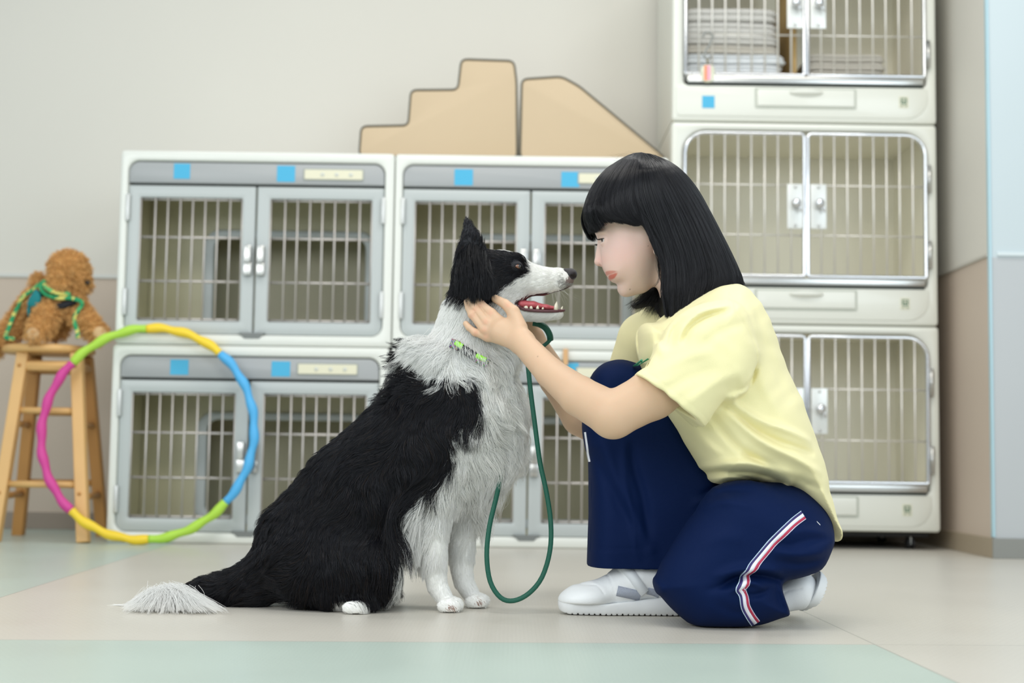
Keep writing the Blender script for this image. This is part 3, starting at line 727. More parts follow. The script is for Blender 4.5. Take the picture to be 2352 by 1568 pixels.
def hitY(f, x, z, y0, y1, sgn=1):
    "depth where a level look from y0 meets the solid f; falls back to where it passes closest"
    P = np.stack([x, np.full_like(x, y0), z], 1).astype(f32); best = np.full(len(x), 1e9); by = np.full(len(x), (y0+y1)/2)
    done = np.zeros(len(x), bool)
    for _ in range(48):
        a_ = np.nonzero(~done)[0]
        if len(a_) == 0: break
        d = f(P[a_]); m = d < best[a_]; best[a_] = np.where(m, d, best[a_]); by[a_] = np.where(m, P[a_, 1], by[a_])
        done[a_] = d < .0004; P[a_, 1] += np.where(d < .0004, 0, sgn*np.clip(d, .0003, .02)*.85)
        P[:, 1] = np.minimum(P[:, 1], y1) if sgn > 0 else np.maximum(P[:, 1], y1)
    return by, best
def fan(name, n, rootf, tipf, y0, y1, bulge, col, parent, org, ncl=120, am=.5, rad=.00030, surf=None, sd=5):
    "a lock of strands from root pixels to tip pixels; depths y0 -> y1"
    R0 = np.array([rootf(random.random()) for _ in range(n)]); T0 = []
    for r_ in R0: T0.append(tipf(r_))
    T0 = np.array(T0); a = UN(np.concatenate([R0[:, :2], np.full((n, 1), y0)], 1)); a[:, 1] = y0+rng.normal(0, .003, n)
    if surf is not None:
        yy, _ = hitY(surf, a[:, 0], a[:, 2], y0-.12, y0+.10); a[:, 1] = yy
    b_ = UN(np.concatenate([T0[:, :2], np.full((n, 1), y1)], 1)); b_[:, 1] = y1+rng.normal(0, .003, n)
    m_ = (a+b_)/2+np.array(bulge)[None]; m_[:, 1] = np.minimum(m_[:, 1], np.minimum(a[:, 1], b_[:, 1])+bulge[1]) if bulge[1] < 0 else m_[:, 1]
    t = np.linspace(0, 1, 7)[None, :, None]; q = a[:, None]*(1-t)**2+m_[:, None]*2*t*(1-t)+b_[:, None]*t*t
    q = clump(q, q[:, 3], ncl, am, .06, 1.0, seed=sd); q[:, :, 2] = np.maximum(q[:, :, 2], .001)
    v_ = rng.random((n, 1)); c_ = np.minimum(np.array(lin(col))*(.75+.5*v_ if col[0] < 100 else .95+.06*v_), .97)
    return hair_obj(name, q-org, rad*(.8+.4*rng.random(n)), c_, furm, parent)
# ================================================================ plush dog on the stool
PY_ = 4.56
def plush_sdf(P):
    d = pchain(P, [(82, 700, PY_, 34), (110, 708, PY_, 36), (150, 700, PY_-.02, 32)], 1.1, .02)
    d = smin(d, pchain(P, [(150, 700, PY_-.02, 28), (160, 655, PY_-.02, 30)], 1.0), .03)
    d = smin(d, pellip(P, 158, 617, PY_-.02, 42, 44, 40, 10), .02); d = smin(d, pchain(P, [(168, 638, PY_-.02, 30), (186, 650, PY_-.02, 22)], 1.0), .02)
    for s in (-1, 1): d = smin(d, pchain(P, [(138, 608, PY_-.02+s*.050, 15), (134, 650, PY_-.02+s*.056, 20)], .7), .008)
    d = smin(d, pchain(P, [(72, 690, PY_+.02, 14), (82, 655, PY_+.02, 9), (88, 637, PY_+.02, 13)], 1.0), .015)       # tail
    d = smin(d, pchain(P, [(112, 716, PY_-.07, 26), (96, 748, PY_-.105, 25), (84, 764, PY_-.125, 20)], 1.0), .015)     # near hind leg
    d = smin(d, pchain(P, [(60, 712, PY_, 24), (34, 750, PY_-.02, 25), (6, 778, PY_-.03, 22), (-4, 800, PY_-.03, 20)], 1.0), .015)   # far hind leg over the edge
    d = smin(d, pchain(P, [(172, 706, PY_-.03, 24), (200, 738, PY_-.06, 23), (226, 765, PY_-.075, 20)], 1.0), .015)   # near fore leg
    d = smin(d, pchain(P, [(150, 706, PY_+.02, 18), (134, 752, PY_+.0, 20), (128, 768, PY_+.0, 14)], 1.0), .015)
    cyl = np.maximum(np.hypot(P[:, 0]-SX, P[:, 1]-SY)-.149, P[:, 2]-(zt+.030))
    return smax(d, -cyl, .003)
pl = empty('plush_dog', (U(120, 785, PY_).x, PY_, zt+.028), 0, 'curly caramel plush dog sitting on the wooden stool', 'plush toy')
PO = np.array(pl.location)
lo = UN([(-32, 830, PY_)])[0]; hi = UN([(262, 560, PY_)])[0]
V, F = surface(plush_sdf, (lo[0], PY_-.22, lo[2]), (hi[0], PY_+.12, hi[2]), .005)
V = relax(V, F, 2); tan = mat('plush_tan', (196, 146, 84), .95)
mesh_np('body', V-PO, F, tan, pl)
roots = scatter(V, F, 15000); N = grad(plush_sdf, roots.astype(f32), .004); n = len(roots)
L = .017*(.6+.8*rng.random((n, 1, 1))); t = np.linspace(0, 1, 6)[None, :, None]; dv = N+rng.normal(0, .45, (n, 3)); dv /= np.linalg.norm(dv, axis=1, keepdims=True)
pts = roots[:, None]+dv[:, None]*L*t; pts[:, :, 2] -= (.006*t[..., 0]**2)
pts = clump(pts, roots, 2200, .6, .18, 1.0, seed=4)
pm = bpy.data.materials.new('plush_pile'); pm.use_nodes = True; _b = pm.node_tree.nodes['Principled BSDF']; _a = pm.node_tree.nodes.new('ShaderNodeAttribute'); _a.attribute_name = 'col'
pm.node_tree.links.new(_a.outputs['Color'], _b.inputs['Base Color']); _b.inputs['Roughness'].default_value = .8
v = rng.random((n, 1)); hair_obj('pile', pts-PO, np.full(n, .0007), np.array(lin((226, 176, 110)))*(.75+.5*v), pm, pl, tip=.5)
padm = mat('plush_pad', (214, 178, 132), .8)
for (x, y, dy, nrm) in ((77, 767, -.143, (-.35, -1, .1)), (229, 765, -.097, (.3, -1, .0))):
    c_ = U(x, y, PY_+dy); c_ = Vector((c_.x, PY_+dy, c_.z))-Vector(PO); nn = Vector(nrm).normalized()
    MB().tube([c_-nn*.012, c_-nn*.002+nn*.006, c_+nn*.0105, c_+nn*.012], [.020, .021, .018, .012], 20).build('paw_pad', padm, pl, True)
def ball(px, py, dy, r, nm, m, n=14):
    c_ = U(px, py, PY_+dy); c_ = Vector((c_.x, PY_+dy, c_.z))-Vector(PO); MB().lathe([(r*math.sin(math.pi*i/10)+1e-5, -r*math.cos(math.pi*i/10)) for i in range(11)], c_, n=n).build(nm, m, pl, True)
blk_ = mat('plush_black', (22, 20, 22), .3)
ball(201, 649, -.042, .0085, 'nose', blk_); ball(169, 627, -.064, .0055, 'eye', blk_)
MB().tube([U(x, y, PY_+d_)-Vector(PO) for x, y, d_ in ((86, 692, -.072), (104, 701, -.080), (126, 706, -.084), (150, 700, -.082), (174, 690, -.076))], .0085, 10, flat=1.3).build('harness_strap', mat('strap_black', (26, 28, 34), .8), pl, True)
hs_ = [(84, 665), (94, 674), (97, 686), (90, 704), (72, 706), (64, 699), (70, 685)]; P3 = [U(x, y, PY_-.078)-Vector(PO) for x, y in hs_]
MB().prism([(p.x, p.z) for p in P3][::-1], P3[0].y-.016, P3[0].y+.03, .005).build('harness_pad', mat('pad_teal', (0, 124, 128), .7), pl, angle=40)
MB().tube([U(x, y, PY_-.082)-Vector(PO) for x, y in ((68, 700), (66, 714), (68, 727))], .006, 8).build('harness_tail', MATS['pad_teal'], pl, True)
def rope_mat():
    m = bpy.data.materials.new('rope_green_yellow'); m.use_nodes = True; nt = m.node_tree; b = nt.nodes['Principled BSDF']; v_ = nt.nodes.new('ShaderNodeTexVoronoi'); v_.inputs['Scale'].default_value = 85
    tc_ = nt.nodes.new('ShaderNodeTexCoord'); nt.links.new(tc_.outputs['Object'], v_.inputs['Vector']); sp = nt.nodes.new('ShaderNodeSeparateColor'); nt.links.new(v_.outputs['Color'], sp.inputs[0])
    r = nt.nodes.new('ShaderNodeValToRGB'); r.color_ramp.interpolation = 'CONSTANT'; r.color_ramp.elements[0].color = (*lin((40, 150, 96)), 1); r.color_ramp.elements[1].position = .45; r.color_ramp.elements[1].color = (*lin((214, 206, 112)), 1)
    e_ = r.color_ramp.elements.new(.8); e_.color = (*lin((90, 180, 110)), 1)
    nt.links.new(sp.outputs[0], r.inputs[0]); nt.links.new(r.outputs[0], b.inputs['Base Color']); b.inputs['Roughness'].default_value = .8; return m
rm_ = rope_mat(); re = empty('rope_leash', (PO[0], PO[1], PO[2]), 0, 'green and yellow braided rope leash wound round the plush dog', 'leash')
def rope(pts_):
    w_ = np.array([tuple(U(x, y, PY_+d_)) for x, y, d_ in spline(pts_, 7, False)])
    for _ in range(8):
        e_ = plush_sdf(w_.astype(f32)); gg_ = grad(plush_sdf, w_.astype(f32)); w_ = w_+gg_*np.clip(.0150-e_, 0, .02)[:, None]
    ins_ = np.hypot(w_[:, 0]-SX, w_[:, 1]-SY) < .16; w_[:, 2] = np.where(ins_, np.maximum(w_[:, 2], zt+.037), w_[:, 2])
    c = [Vector(q)-Vector(PO) for q in w_]
    for ph in (0, 2.09, 4.19):
        q = [p+Vector((.0035*math.cos(i*.9+ph), .0035*math.sin(i*.9+ph)*.6, .0035*math.sin(i*.9+ph))) for i, p in enumerate(c)]
        yield q
m_ = MB()
for pp in ([(30, 778, -.165), (13, 774, -.13), (20, 753, -.09), (36, 714, -.06), (59, 681, -.055), (86, 656, -.06), (103, 646, -.07), (94, 660, -.085), (107, 676, -.092), (134, 684, -.092), (161, 684, -.088), (188, 694, -.085), (181, 721, -.085), (172, 739, -.10), (178, 760, -.12), (179, 774, -.125)],
           [(103, 648, -.07), (118, 656, -.085), (138, 668, -.085), (160, 676, -.08)]):
    for q in rope(pp): m_.tube(q, .0042, 8)
m_.build('rope', rm_, re, True)
# ================================================================ the dog
DY = 2.66
def dog_sdf(P, fine=True):
    d = pchain(P, [(1112, 665, DY, 62), (1092, 745, DY, 80), (1066, 850, DY, 104), (1042, 950, DY, 120)], .86, .01)
    d = smin(d, pchain(P, [(1042, 950, DY, 120), (955, 1040, DY, 138), (850, 1130, DY, 138), (735, 1240, DY, 124)], .84, .01), .03)
    d = smin(d, pchain(P, [(1090, 940, DY, 92), (1085, 1040, DY, 78)], .95), .05)
    for s in (-1, 1):
        y = DY+s*.062
        d = smin(d, pellip(P, 765, 1290, y, 138, 62, 98, 8), .03)
        d = smin(d, pchain(P, [(850, 1290, y+s*.01, 52), (760, 1370, y+s*.012, 26), (812, 1383, y+s*.004, 17)], 1.0), .02)
        dx = 0 if s < 0 else 62
        yl = 2.622 if s < 0 else 2.70; py = 0 if s < 0 else -8
        d = smin(d, pchain(P, [(1030+dx*.3, 1000, yl, 72), (996+dx, 1130, yl, 46), (996+dx, 1220, yl, 31), (999+dx, 1310, yl, 25), (1004+dx, 1345+py, yl, 23), (1022+dx, 1376+py, yl-.004, 19)], .9), .025)
        # front paw with four toes
        base = U(1024+dx, 1380+py, yl-.01); k = DY/F_PX
        for j in range(4):
            o = (j-1.5); tx = base.x+(14-2.6*o*o)*k; ty = yl-.012+o*.0150
            d = smin(d, ellip(P, (tx, ty, .0125), (.0215, .0084, .0135)), .0025)
        b2 = 824 if s < 0 else 880; yb = y-.045*(-s)*.5+(-.012 if s < 0 else .0)
        bb_ = U(b2-12, 1385, yb)
        for j in range(4):
            o = (j-1.5); d = smin(d, ellip(P, (bb_.x+(8-2.2*o*o)*k, yb+o*.0145, .0115), (.021, .0082, .0125)), .0025)
    d = smin(d, pchain(P, [(650, 1290, DY, 70), (590, 1336, DY, 52), (520, 1354, DY, 33), (440, 1362, DY-.01, 20), (370, 1372, DY-.02, 12), (335, 1380, DY-.03, 8)], 1.0, .01), .03)
    # head
    h = pellip(P, 1125, 642, DY, 64, 60, 63)
    h = smin(h, pellip(P, 1165, 632, DY, 50, 48, 52), .02)
    h = smin(h, pchain(P, [(1196, 641, DY, 44), (1245, 646, DY, 33), (1284, 642, DY, 26), (1297, 641, DY, 22)], .80, .004), .016)
    h = smin(h, pchain(P, [(1130, 690, DY, 46), (1170, 695, DY, 34)], 1.1), .02)
    j_ = pchain(P, [(1150, 700, DY, 36), (1196, 716, DY, 20), (1240, 721, DY, 16), (1282, 719, DY, 12)], .98, .004)
    h = smin(h, j_, .008)
    # brow and eye sockets
    for s in (-1, 1):
        h = smin(h, pellip(P, 1190, 593, DY+s*.020, 15, 10, 9, 14), .010)
        h = smax(h, -pellip(P, 1190, 611, DY+s*.0425, 13, 9, 9, 12), .006)
        h = smin(h, pellip(P, 1189, 612, DY+s*.0335, 12.8, 12.8, 12.2), .004)
        h = smax(h, -pellip(P, 1190, 611.5, DY+s*.0455, 9.8, 10, 5.6, 8), .0015)
        # ear: a leaf with a hollow front
        hx = 0
        ear = pchain(P, [(1082+hx, 640, DY+s*.034, 34), (1084+hx, 585, DY+s*.046, 34), (1081+hx, 548, DY+s*.052, 23), (1074+hx, 515, DY+s*.054, 11), (1070, 499, DY+s*.054, 5)], .34, .004)
        h = smin(h, ear, .010)
    # the open mouth
    mo = [tuple(U(a, b, DY))[::2] for a, b in [(1187, 699), (1196, 690), (1215, 683), (1240, 680), (1266, 677), (1290, 671), (1312, 661), (1330, 662), (1330, 706), (1297, 709), (1270, 711), (1240, 712), (1215, 711), (1198, 707)]]
    mz = poly2(P, mo)
    pxx = P[:, 0]-U(1252, 690, DY).x; sept = .007-np.abs(P[:, 1]-DY)+np.clip(pxx, 0, 1)*-3
    h = smax(h, -np.maximum(mz, sept), .003)
    d = smin(d, h, .02)
    return smax(d, .0015-P[:, 2], .003)
HB = [(1036, 655), (1034, 600), (1050, 560), (1052, 470), (1088, 470), (1132, 560), (1160, 566), (1200, 566), (1206, 592), (1215, 612), (1218, 628), (1212, 636), (1190, 646), (1165, 660), (1150, 678), (1138, 692), (1100, 700), (1062, 690), (1045, 672)]
BB = [(935, 740), (925, 790), (950, 828), (985, 852), (1030, 866), (1070, 862), (1088, 885), (1098, 930), (1104, 955), (1075, 978), (1038, 984), (1024, 998), (1040, 1020), (1046, 1050), (1032, 1092), (990, 1135), (945, 1158), (925, 1185), (915, 1235), (905, 1275), (915, 1320), (900, 1350), (850, 1362), (842, 1366), (780, 1368), (770, 1405), (560, 1410), (500, 1385), (455, 1362), (400, 1348), (385, 1320), (480, 1290), (540, 1200), (560, 1080), (700, 950), (860, 800)]
TB = None
def dog_color(P, jitter=0.0):
    px, py = PJ(P, DY)
    if jitter: px = px+rng.normal(0, jitter, len(px)); py = py+rng.normal(0, jitter, len(px))
    W = np.array(lin((244, 244, 241))); K = np.array(lin((20, 21, 28)))
    blk = inpoly(px, py, HB) | inpoly(px, py, BB)
    blk &= ~((np.abs(P[:, 1]-DY) < .012) & (px > 1150) & (py < 640) & (px < 1225))   # blaze
    c = np.where(blk[:, None], K, W)
    return c, blk, px, py
dog = empty('dog', (U(900, 1390, DY).x, DY, 0), 0, 'black and white border collie sitting with open mouth, facing the kneeling woman', 'dog')
DOFF = np.array([dog.location.x, DY, 0])
lo = UN([(300, 1420, DY)])[0]; hi = UN([(1345, 470, DY)])[0]
V, F = surface(dog_sdf, (lo[0], DY-.20, -.004), (hi[0], DY+.20, hi[2]), .0032)
V = relax(V, F, 1)
c, blk, px, py = dog_color(V, 1.0)
# lips, gums, nose leather, pads
mo_px = [(1187, 699), (1196, 690), (1215, 683), (1240, 680), (1266, 677), (1290, 671), (1312, 661), (1318, 700), (1297, 709), (1270, 711), (1240, 712), (1215, 711), (1198, 707)]
mo_w = [tuple(U(a, b, DY))[::2] for a, b in mo_px]
md = poly2(V.astype(f32), mo_w)
hm_ = (px > 1150) & (py > 640) & (py < 760)
lip = hm_ & (md < .0042); c[lip] = lin((62, 42, 46))
inn = hm_ & (md < .0016) & (np.abs(V[:, 1]-DY) < .017); c[inn] = lin((150, 84, 88)); c[inn & (np.abs(V[:, 1]-DY) < .010) & (px < 1258)] = lin((92, 34, 42))
nz = (np.hypot(px-1310, py-650) < 13); c[nz] = np.array(lin((128, 112, 110)))
dogmat = mat('dog_skin_fur', rough=.75, attr='col')
dbody = mesh_np('body', V-DOFF, F, dogmat, dog, c)
# --- grooming guides: px, py, direction, length px, wave, lift
G = np.array([
 (1310, 625, -1, -.1, 5, 0, .3), (1280, 615, -1, -.1, 6, 0, .3), (1240, 612, -1, -.15, 7, 0, .3), (1250, 650, -1, .1, 8, 0, .25), (1300, 655, -1, .3, 6, 0, .3),
 (1205, 640, -1, .2, 10, 0, .25), (1190, 590, -1, -.25, 11, 0, .45), (1150, 580, -1, -.1, 16, 0, .35), (1125, 575, -.9, -.7, 22, 0, .6), (1150, 630, -1, .35, 16, 0, .25),
 (1180, 665, -.9, .45, 18, .02, .25), (1140, 690, -.8, .7, 32, .05, .3), (1230, 735, -.8, .35, 9, 0, .3), (1285, 725, -.6, .5, 9, 0, .4), (1200, 722, -.8, .5, 16, 0, .3),
 (1071, 500, .1, -1, 4, 0, .2), (1074, 520, .1, -1, 5, 0, .2), (1078, 545, .2, -1, 7, 0, .2), (1062, 535, -.1, -1, 6, 0, .2), (1092, 535, .2, -1, 7, 0, .2), (1108, 560, .3, -1, 12, 0, .3), (1060, 575, -.5, .6, 22, .05, .4), (1062, 605, -.4, 1, 52, .08, .4), (1072, 640, -.2, 1, 50, .08, .4), (1095, 635, .0, 1, 56, .07, .4), (1115, 640, .1, 1, 44, .06, .35), (1110, 595, -.2, 1, 40, .05, .3), (1085, 590, -.1, 1, 46, .05, .3),
 (1048, 650, -.3, 1, 40, .08, .4), (1010, 720, -.35, .9, 32, .03, .25), (1040, 760, -.1, 1, 40, .04, .2), (1100, 760, .15, 1, 55, .06, .25), (1150, 770, .35, .9, 70, .08, .3), (1200, 780, .5, .8, 75, .1, .4),
 (960, 800, -.85, .25, 80, .10, .5), (940, 790, -.9, -.1, 66, .14, .7), (985, 830, -.4, .9, 62, .14, .4), (1040, 845, -.1, 1, 48, .14, .35), (1100, 850, .25, 1, 62, .14, .35), (948, 848, -.8, -.5, 72, .2, .9), (930, 872, -.85, -.15, 66, .2, .8), (965, 815, -.95, -.1, 74, .18, .7),
 (1160, 860, .5, .85, 95, .14, .35), (1190, 900, .65, .7, 90, .15, .45), (1180, 980, .4, .9, 90, .15, .4), (1130, 950, .2, 1, 85, .12, .25), (1160, 1060, .45, .9, 88, .14, .4), (1120, 1110, .35, .95, 95, .12, .35), (1060, 1060, .3, .9, 60, .08, .2),
 (900, 830, -.7, .6, 75, .12, .5), (1000, 930, -.2, 1, 55, .05, .2), (1060, 920, .25, 1, 55, .06, .2), (930, 960, -.45, .9, 60, .06, .2), (850, 900, -.75, .65, 60, .06, .25), (820, 1000, -.65, .8, 62, .08, .22),
 (900, 1080, -.45, .9, 62, .08, .2), (980, 1080, .0, 1, 60, .06, .2), (740, 1030, -.75, .7, 62, .1, .3), (700, 1120, -.7, .75, 60, .08, .25), (640, 1150, -.75, .7, 58, .1, .32), (800, 1140, -.5, .9, 60, .08, .2),
 (600, 1220, -.5, .85, 58, .1, .3), (680, 1220, -.5, .85, 58, .08, .2), (760, 1230, -.3, 1, 58, .06, .2), (860, 1220, .0, 1, 60, .06, .2), (930, 1200, .0, 1, 60, .06, .25), (900, 1290, .3, 1, 78, .06, .35), (850, 1330, .15, 1, 62, .05, .25),
 (760, 1320, -.3, 1, 55, .05, .2), (680, 1320, -.7, .7, 58, .06, .2), (590, 1310, -.8, .6, 58, .08, .28), (640, 1370, -.95, .25, 55, .05, .2), (560, 1360, -1, .3, 60, .06, .25), (500, 1350, -1, .15, 58, .06, .25),
 (430, 1358, .2, .8, 70, .03, .35), (400, 1362, -.3, .7, 90, .03, .35), (370, 1368, -.8, .5, 92, .03, .35), (340, 1380, -1, .25, 62, .03, .3),
 (968, 1120, -.32, .95, 150, .05, .4), (958, 1160, -.45, .95, 135, .05, .45), (962, 1200, -.55, .85, 100, .05, .4), (968, 1250, -.45, .9, 50, .03, .3), (1000, 1150, .1, 1, 30, .02, .15), (1010, 1230, .05, 1, 9, 0, .15), (1000, 1330, 0, 1, 7, 0, .15), (1022, 1385, .5, .8, 6, 0, .15),
 (1050, 1230, -.1, 1, 40, .04, .2), (1062, 1320, 0, 1, 8, 0, .15), (1090, 1380, .5, .8, 6, 0, .15), (812, 1385, .6, .7, 7, 0, .2), (770, 1385, .1, 1, 22, 0, .2)], float)
def groom(px, py):
    out = np.zeros((len(px), 5)); Gd = G[:, 2:4]/np.linalg.norm(G[:, 2:4], axis=1, keepdims=True)
    for i in range(0, len(px), 20000):
        d2 = (px[i:i+20000, None]-G[None, :, 0])**2+(py[i:i+20000, None]-G[None, :, 1])**2
        w_ = 1/(d2+60)**1.9; w_ /= w_.sum(1, keepdims=True)
        out[i:i+20000] = np.concatenate([w_@Gd, w_@G[:, 4:7]], 1)
    long_ = np.clip((out[:, 2]-25)/40, 0, 1)
    a = long_*(.45*np.sin(px/31+1.7*np.sin(py/43))+.35*np.sin(py/27+px/61+1.3*np.sin(px/37)))
    c_, s_ = np.cos(a), np.sin(a); x, y = out[:, 0].copy(), out[:, 1].copy(); out[:, 0] = c_*x-s_*y; out[:, 1] = s_*x+c_*y
    out[:, 2] *= 1+.18*long_*np.sin(px/23+py/17)
    return out
furm = bpy.data.materials.new('dog_fur'); furm.use_nodes = True
_b = furm.node_tree.nodes['Principled BSDF']; _a = furm.node_tree.nodes.new('ShaderNodeAttribute'); _a.attribute_name = 'col'
furm.node_tree.links.new(_a.outputs['Color'], _b.inputs['Base Color']); _b.inputs['Roughness'].default_value = .32; _b.inputs['Specular IOR Level'].default_value = .5
_t = furm.node_tree.nodes.new('ShaderNodeBsdfTranslucent'); furm.node_tree.links.new(_a.outputs['Color'], _t.inputs['Color']); _m = furm.node_tree.nodes.new('ShaderNodeMixShader'); _m.inputs[0].default_value = .42
furm.node_tree.links.new(_b.outputs[0], _m.inputs[1]); furm.node_tree.links.new(_t.outputs[0], _m.inputs[2]); furm.node_tree.links.new(_m.outputs[0], furm.node_tree.nodes['Material Output'].inputs[0])
def grow(roots, steps, fsdf, lenmul=1.0, layer=.010):
    "strands that follow the body: n x (steps+1) x 3"
    P = roots.astype(f32); n = len(P); px, py = PJ(P, DY); g = groom(px, py)
    L = g[:, 2]*DY/F_PX*lenmul*(.75+.5*rng.random(n)); lift = g[:, 4]; out = [P.astype(float)]
    jit = rng.normal(0, .13, (n, 3)); cur = P.copy(); flat = (L < .014)
    off0 = np.clip(L*.35, .001, layer)
    for s in range(steps):
        t = (s+1)/steps; N = grad(fsdf, cur)
        px, py = PJ(cur, DY); gg = groom(px, py)[:, :2]
        D = np.array(RT)[None]*gg[:, 0:1]-np.array(UPV)[None]*gg[:, 1:2]+jit
        D = D-N*(D*N).sum(1, keepdims=True)*.85; D /= np.linalg.norm(D, axis=1, keepdims=True)+1e-9
        D = D+N*(lift*(1.15-t*.9))[:, None]; D /= np.linalg.norm(D, axis=1, keepdims=True)
        D[:, 2] -= .10*t*np.clip(L/.05, 0, 1)
        cur = (cur+D*(L/steps)[:, None]).astype(f32)
        e = fsdf(cur); mn = off0*t**.7*.5; push = np.clip(mn-e, 0, .05)
        cur = (cur+N*push[:, None]).astype(f32); cur[:, 2] = np.maximum(cur[:, 2], .001)
        out.append(cur.astype(float))
    return np.stack(out, 1), g
def wdens(C):
    px, py = PJ(C, DY); near = np.where(C[:, 1] < DY+.01, 1.0, .35); face = (px > 1120) & (py < 750)
    tail = (px < 480)
    legs = (py > 1100) & (px > 945)
    return near*np.where(face, 2.6, 1.0)*np.where(tail, 2.2, 1)*np.where(legs, 1.5, 1)
NF = 105000
roots = scatter(V, F, NF, wdens)
rpx, rpy = PJ(roots, DY); rm = poly2(roots.astype(f32), mo_w)
keep = ~((rpx > 1170) & (rm < .0045)) & ~(np.hypot(rpx-1189, rpy-612) < 11) & (roots[:, 2] > .004) & ~(np.hypot(rpx-1311, rpy-633) < 17.5)
keep &= ~((rpx > 1290) & (rpy > 1400))
roots = roots[keep]; pts, g = grow(roots, 6, dog_sdf)
cc, blk, rpx, rpy = dog_color(roots, 3.0)
amt = np.clip(g[:, 2]/60, .12, .75)*.8
pts = clump(pts, roots, 4200, amt, g[:, 3]*1.0, 1.15, seed=3)
vv = rng.random((len(cc), 1)); cc = np.where(blk[:, None], cc*(.6+vv*1.3), np.minimum(cc*(1.0+.12*vv), .97)); cc[blk & (vv[:, 0] > .93)] = lin((52, 40, 34))
greyz = (np.hypot(rpx-1303, rpy-652) < 19) & ~blk; cc[greyz] *= .55
dk = ((np.hypot(rpx-1040, rpy-1385) < 9) | (np.hypot(rpx-1100, rpy-1383) < 8)); cc[dk] = lin((150, 100, 74))
rad = np.where(g[:, 2] < 14, .00026, .00031)*(.8+.5*rng.random(len(cc)))
pts[:, :, 2] = np.maximum(pts[:, :, 2], .0008)
mb = blk
hair_obj('black_coat', pts[mb]-DOFF, rad[mb], cc[mb], furm, dog); hair_obj('white_coat', pts[~mb]-DOFF, rad[~mb], cc[~mb], furm, dog)
# locks of the ear that fall over the fingers, and the feather behind the elbow
def _er(u):
    a = random.random()*6.283; r = math.sqrt(random.random()); return (1088+40*r*math.cos(a), 610+52*r*math.sin(a), u)
fan('ear_fringe', 2600, _er, lambda r: (1092+(r[0]-1088)*1.12+random.gauss(0, 6), 690+5*math.sin(r[0]/9)-(abs(r[0]-1090)/44)**2*10+random.gauss(0, 8)-20*random.random(), 0), 2.62, 2.580, (-.003, -.004, .004), (20, 21, 27), dog, DOFF, 150, .5, surf=dog_sdf)
fan('leg_feather', 2600, lambda u: (984-24*u+random.gauss(0, 4), 1118+95*u, u), lambda r: (968-62*random.random()**1.2-20*(1-r[2])+random.gauss(0, 4), 1268+random.gauss(18, 14)-18*(1-r[2]), 0), 2.60, 2.598, (-.006, -.010, .006), (246, 246, 244), dog, DOFF, 130, .55, surf=dog_sdf, sd=6)
# ruff: black tufts behind the neck, white flare over the withers, stray hair over the collar
fan('neck_tufts', 1500, lambda u: (950+34*u+random.gauss(0, 6), 850-30*u+random.gauss(0, 6), u), lambda r: (888+34*r[2]+random.gauss(0, 10), 838-52*r[2]+random.gauss(0, 10), 0), 2.66, 2.655, (.004, 0, .014), (20, 21, 27), dog, DOFF, 70, .7, sd=11)
fan('ruff_flare', 3800, lambda u: (970+58*u+random.gauss(0, 8), 796+22*u+random.gauss(0, 14), u), lambda r: (918+78*r[2]+random.gauss(0, 12), 800+62*r[2]**.8+random.gauss(0, 14), 0), 2.60, 2.585, (-.002, -.010, .010), (247, 247, 245), dog, DOFF, 170, .6, surf=dog_sdf, sd=12)
fan('collar_wisps', 110, lambda u: (1032+92*u+random.gauss(0, 4), 772+46*u+random.gauss(0, 5), u), lambda r: (r[0]+random.gauss(8, 7), r[1]+random.uniform(24, 52), 0), 2.58, 2.566, (.002, -.006, .004), (247, 247, 245), dog, DOFF, 60, .45, surf=dog_sdf, sd=13)
# the fan of long white hair at the tail's end
tf = []
for j in range(3400):
    u = random.random(); r0 = (398-70*max(0, .6-u)+random.gauss(0, 13), 1352+12*max(0, .5-u)+random.gauss(0, 6)); yr = 2.615+random.gauss(0, .012)
    tx = 280+232*u**.9+random.gauss(0, 7); yt = 2.535+random.gauss(0, .028)
    a = Vector(U(r0[0], r0[1], yr)); b_ = Vector(U(tx, 1396, yt)); b_.z = .002+abs(random.gauss(0, .003)); m_ = a.lerp(b_, .5)+Vector((0, 0, .016*(1-abs(2*u-1)*.4)))
    sw = Vector((random.gauss(0, .003), random.gauss(0, .003), 0))
    tf.append([tuple(a*(1-t)**2+(m_+sw)*2*t*(1-t)+b_*t*t) for t in (0, .17, .34, .5, .67, .84, 1)])
tf = np.array(tf); tf[:, :, 2] = np.maximum(tf[:, :, 2], .001); tf = clump(tf, tf[:, -1], 420, .4, .03, 1.0, seed=8)
tf[:, :, 2] = np.maximum(tf[:, :, 2], .001)
hair_obj('tail_tip', tf-DOFF, np.full(len(tf), .00030), np.tile(np.array(lin((248, 248, 246)))*.97, (len(tf), 1)), furm, dog)
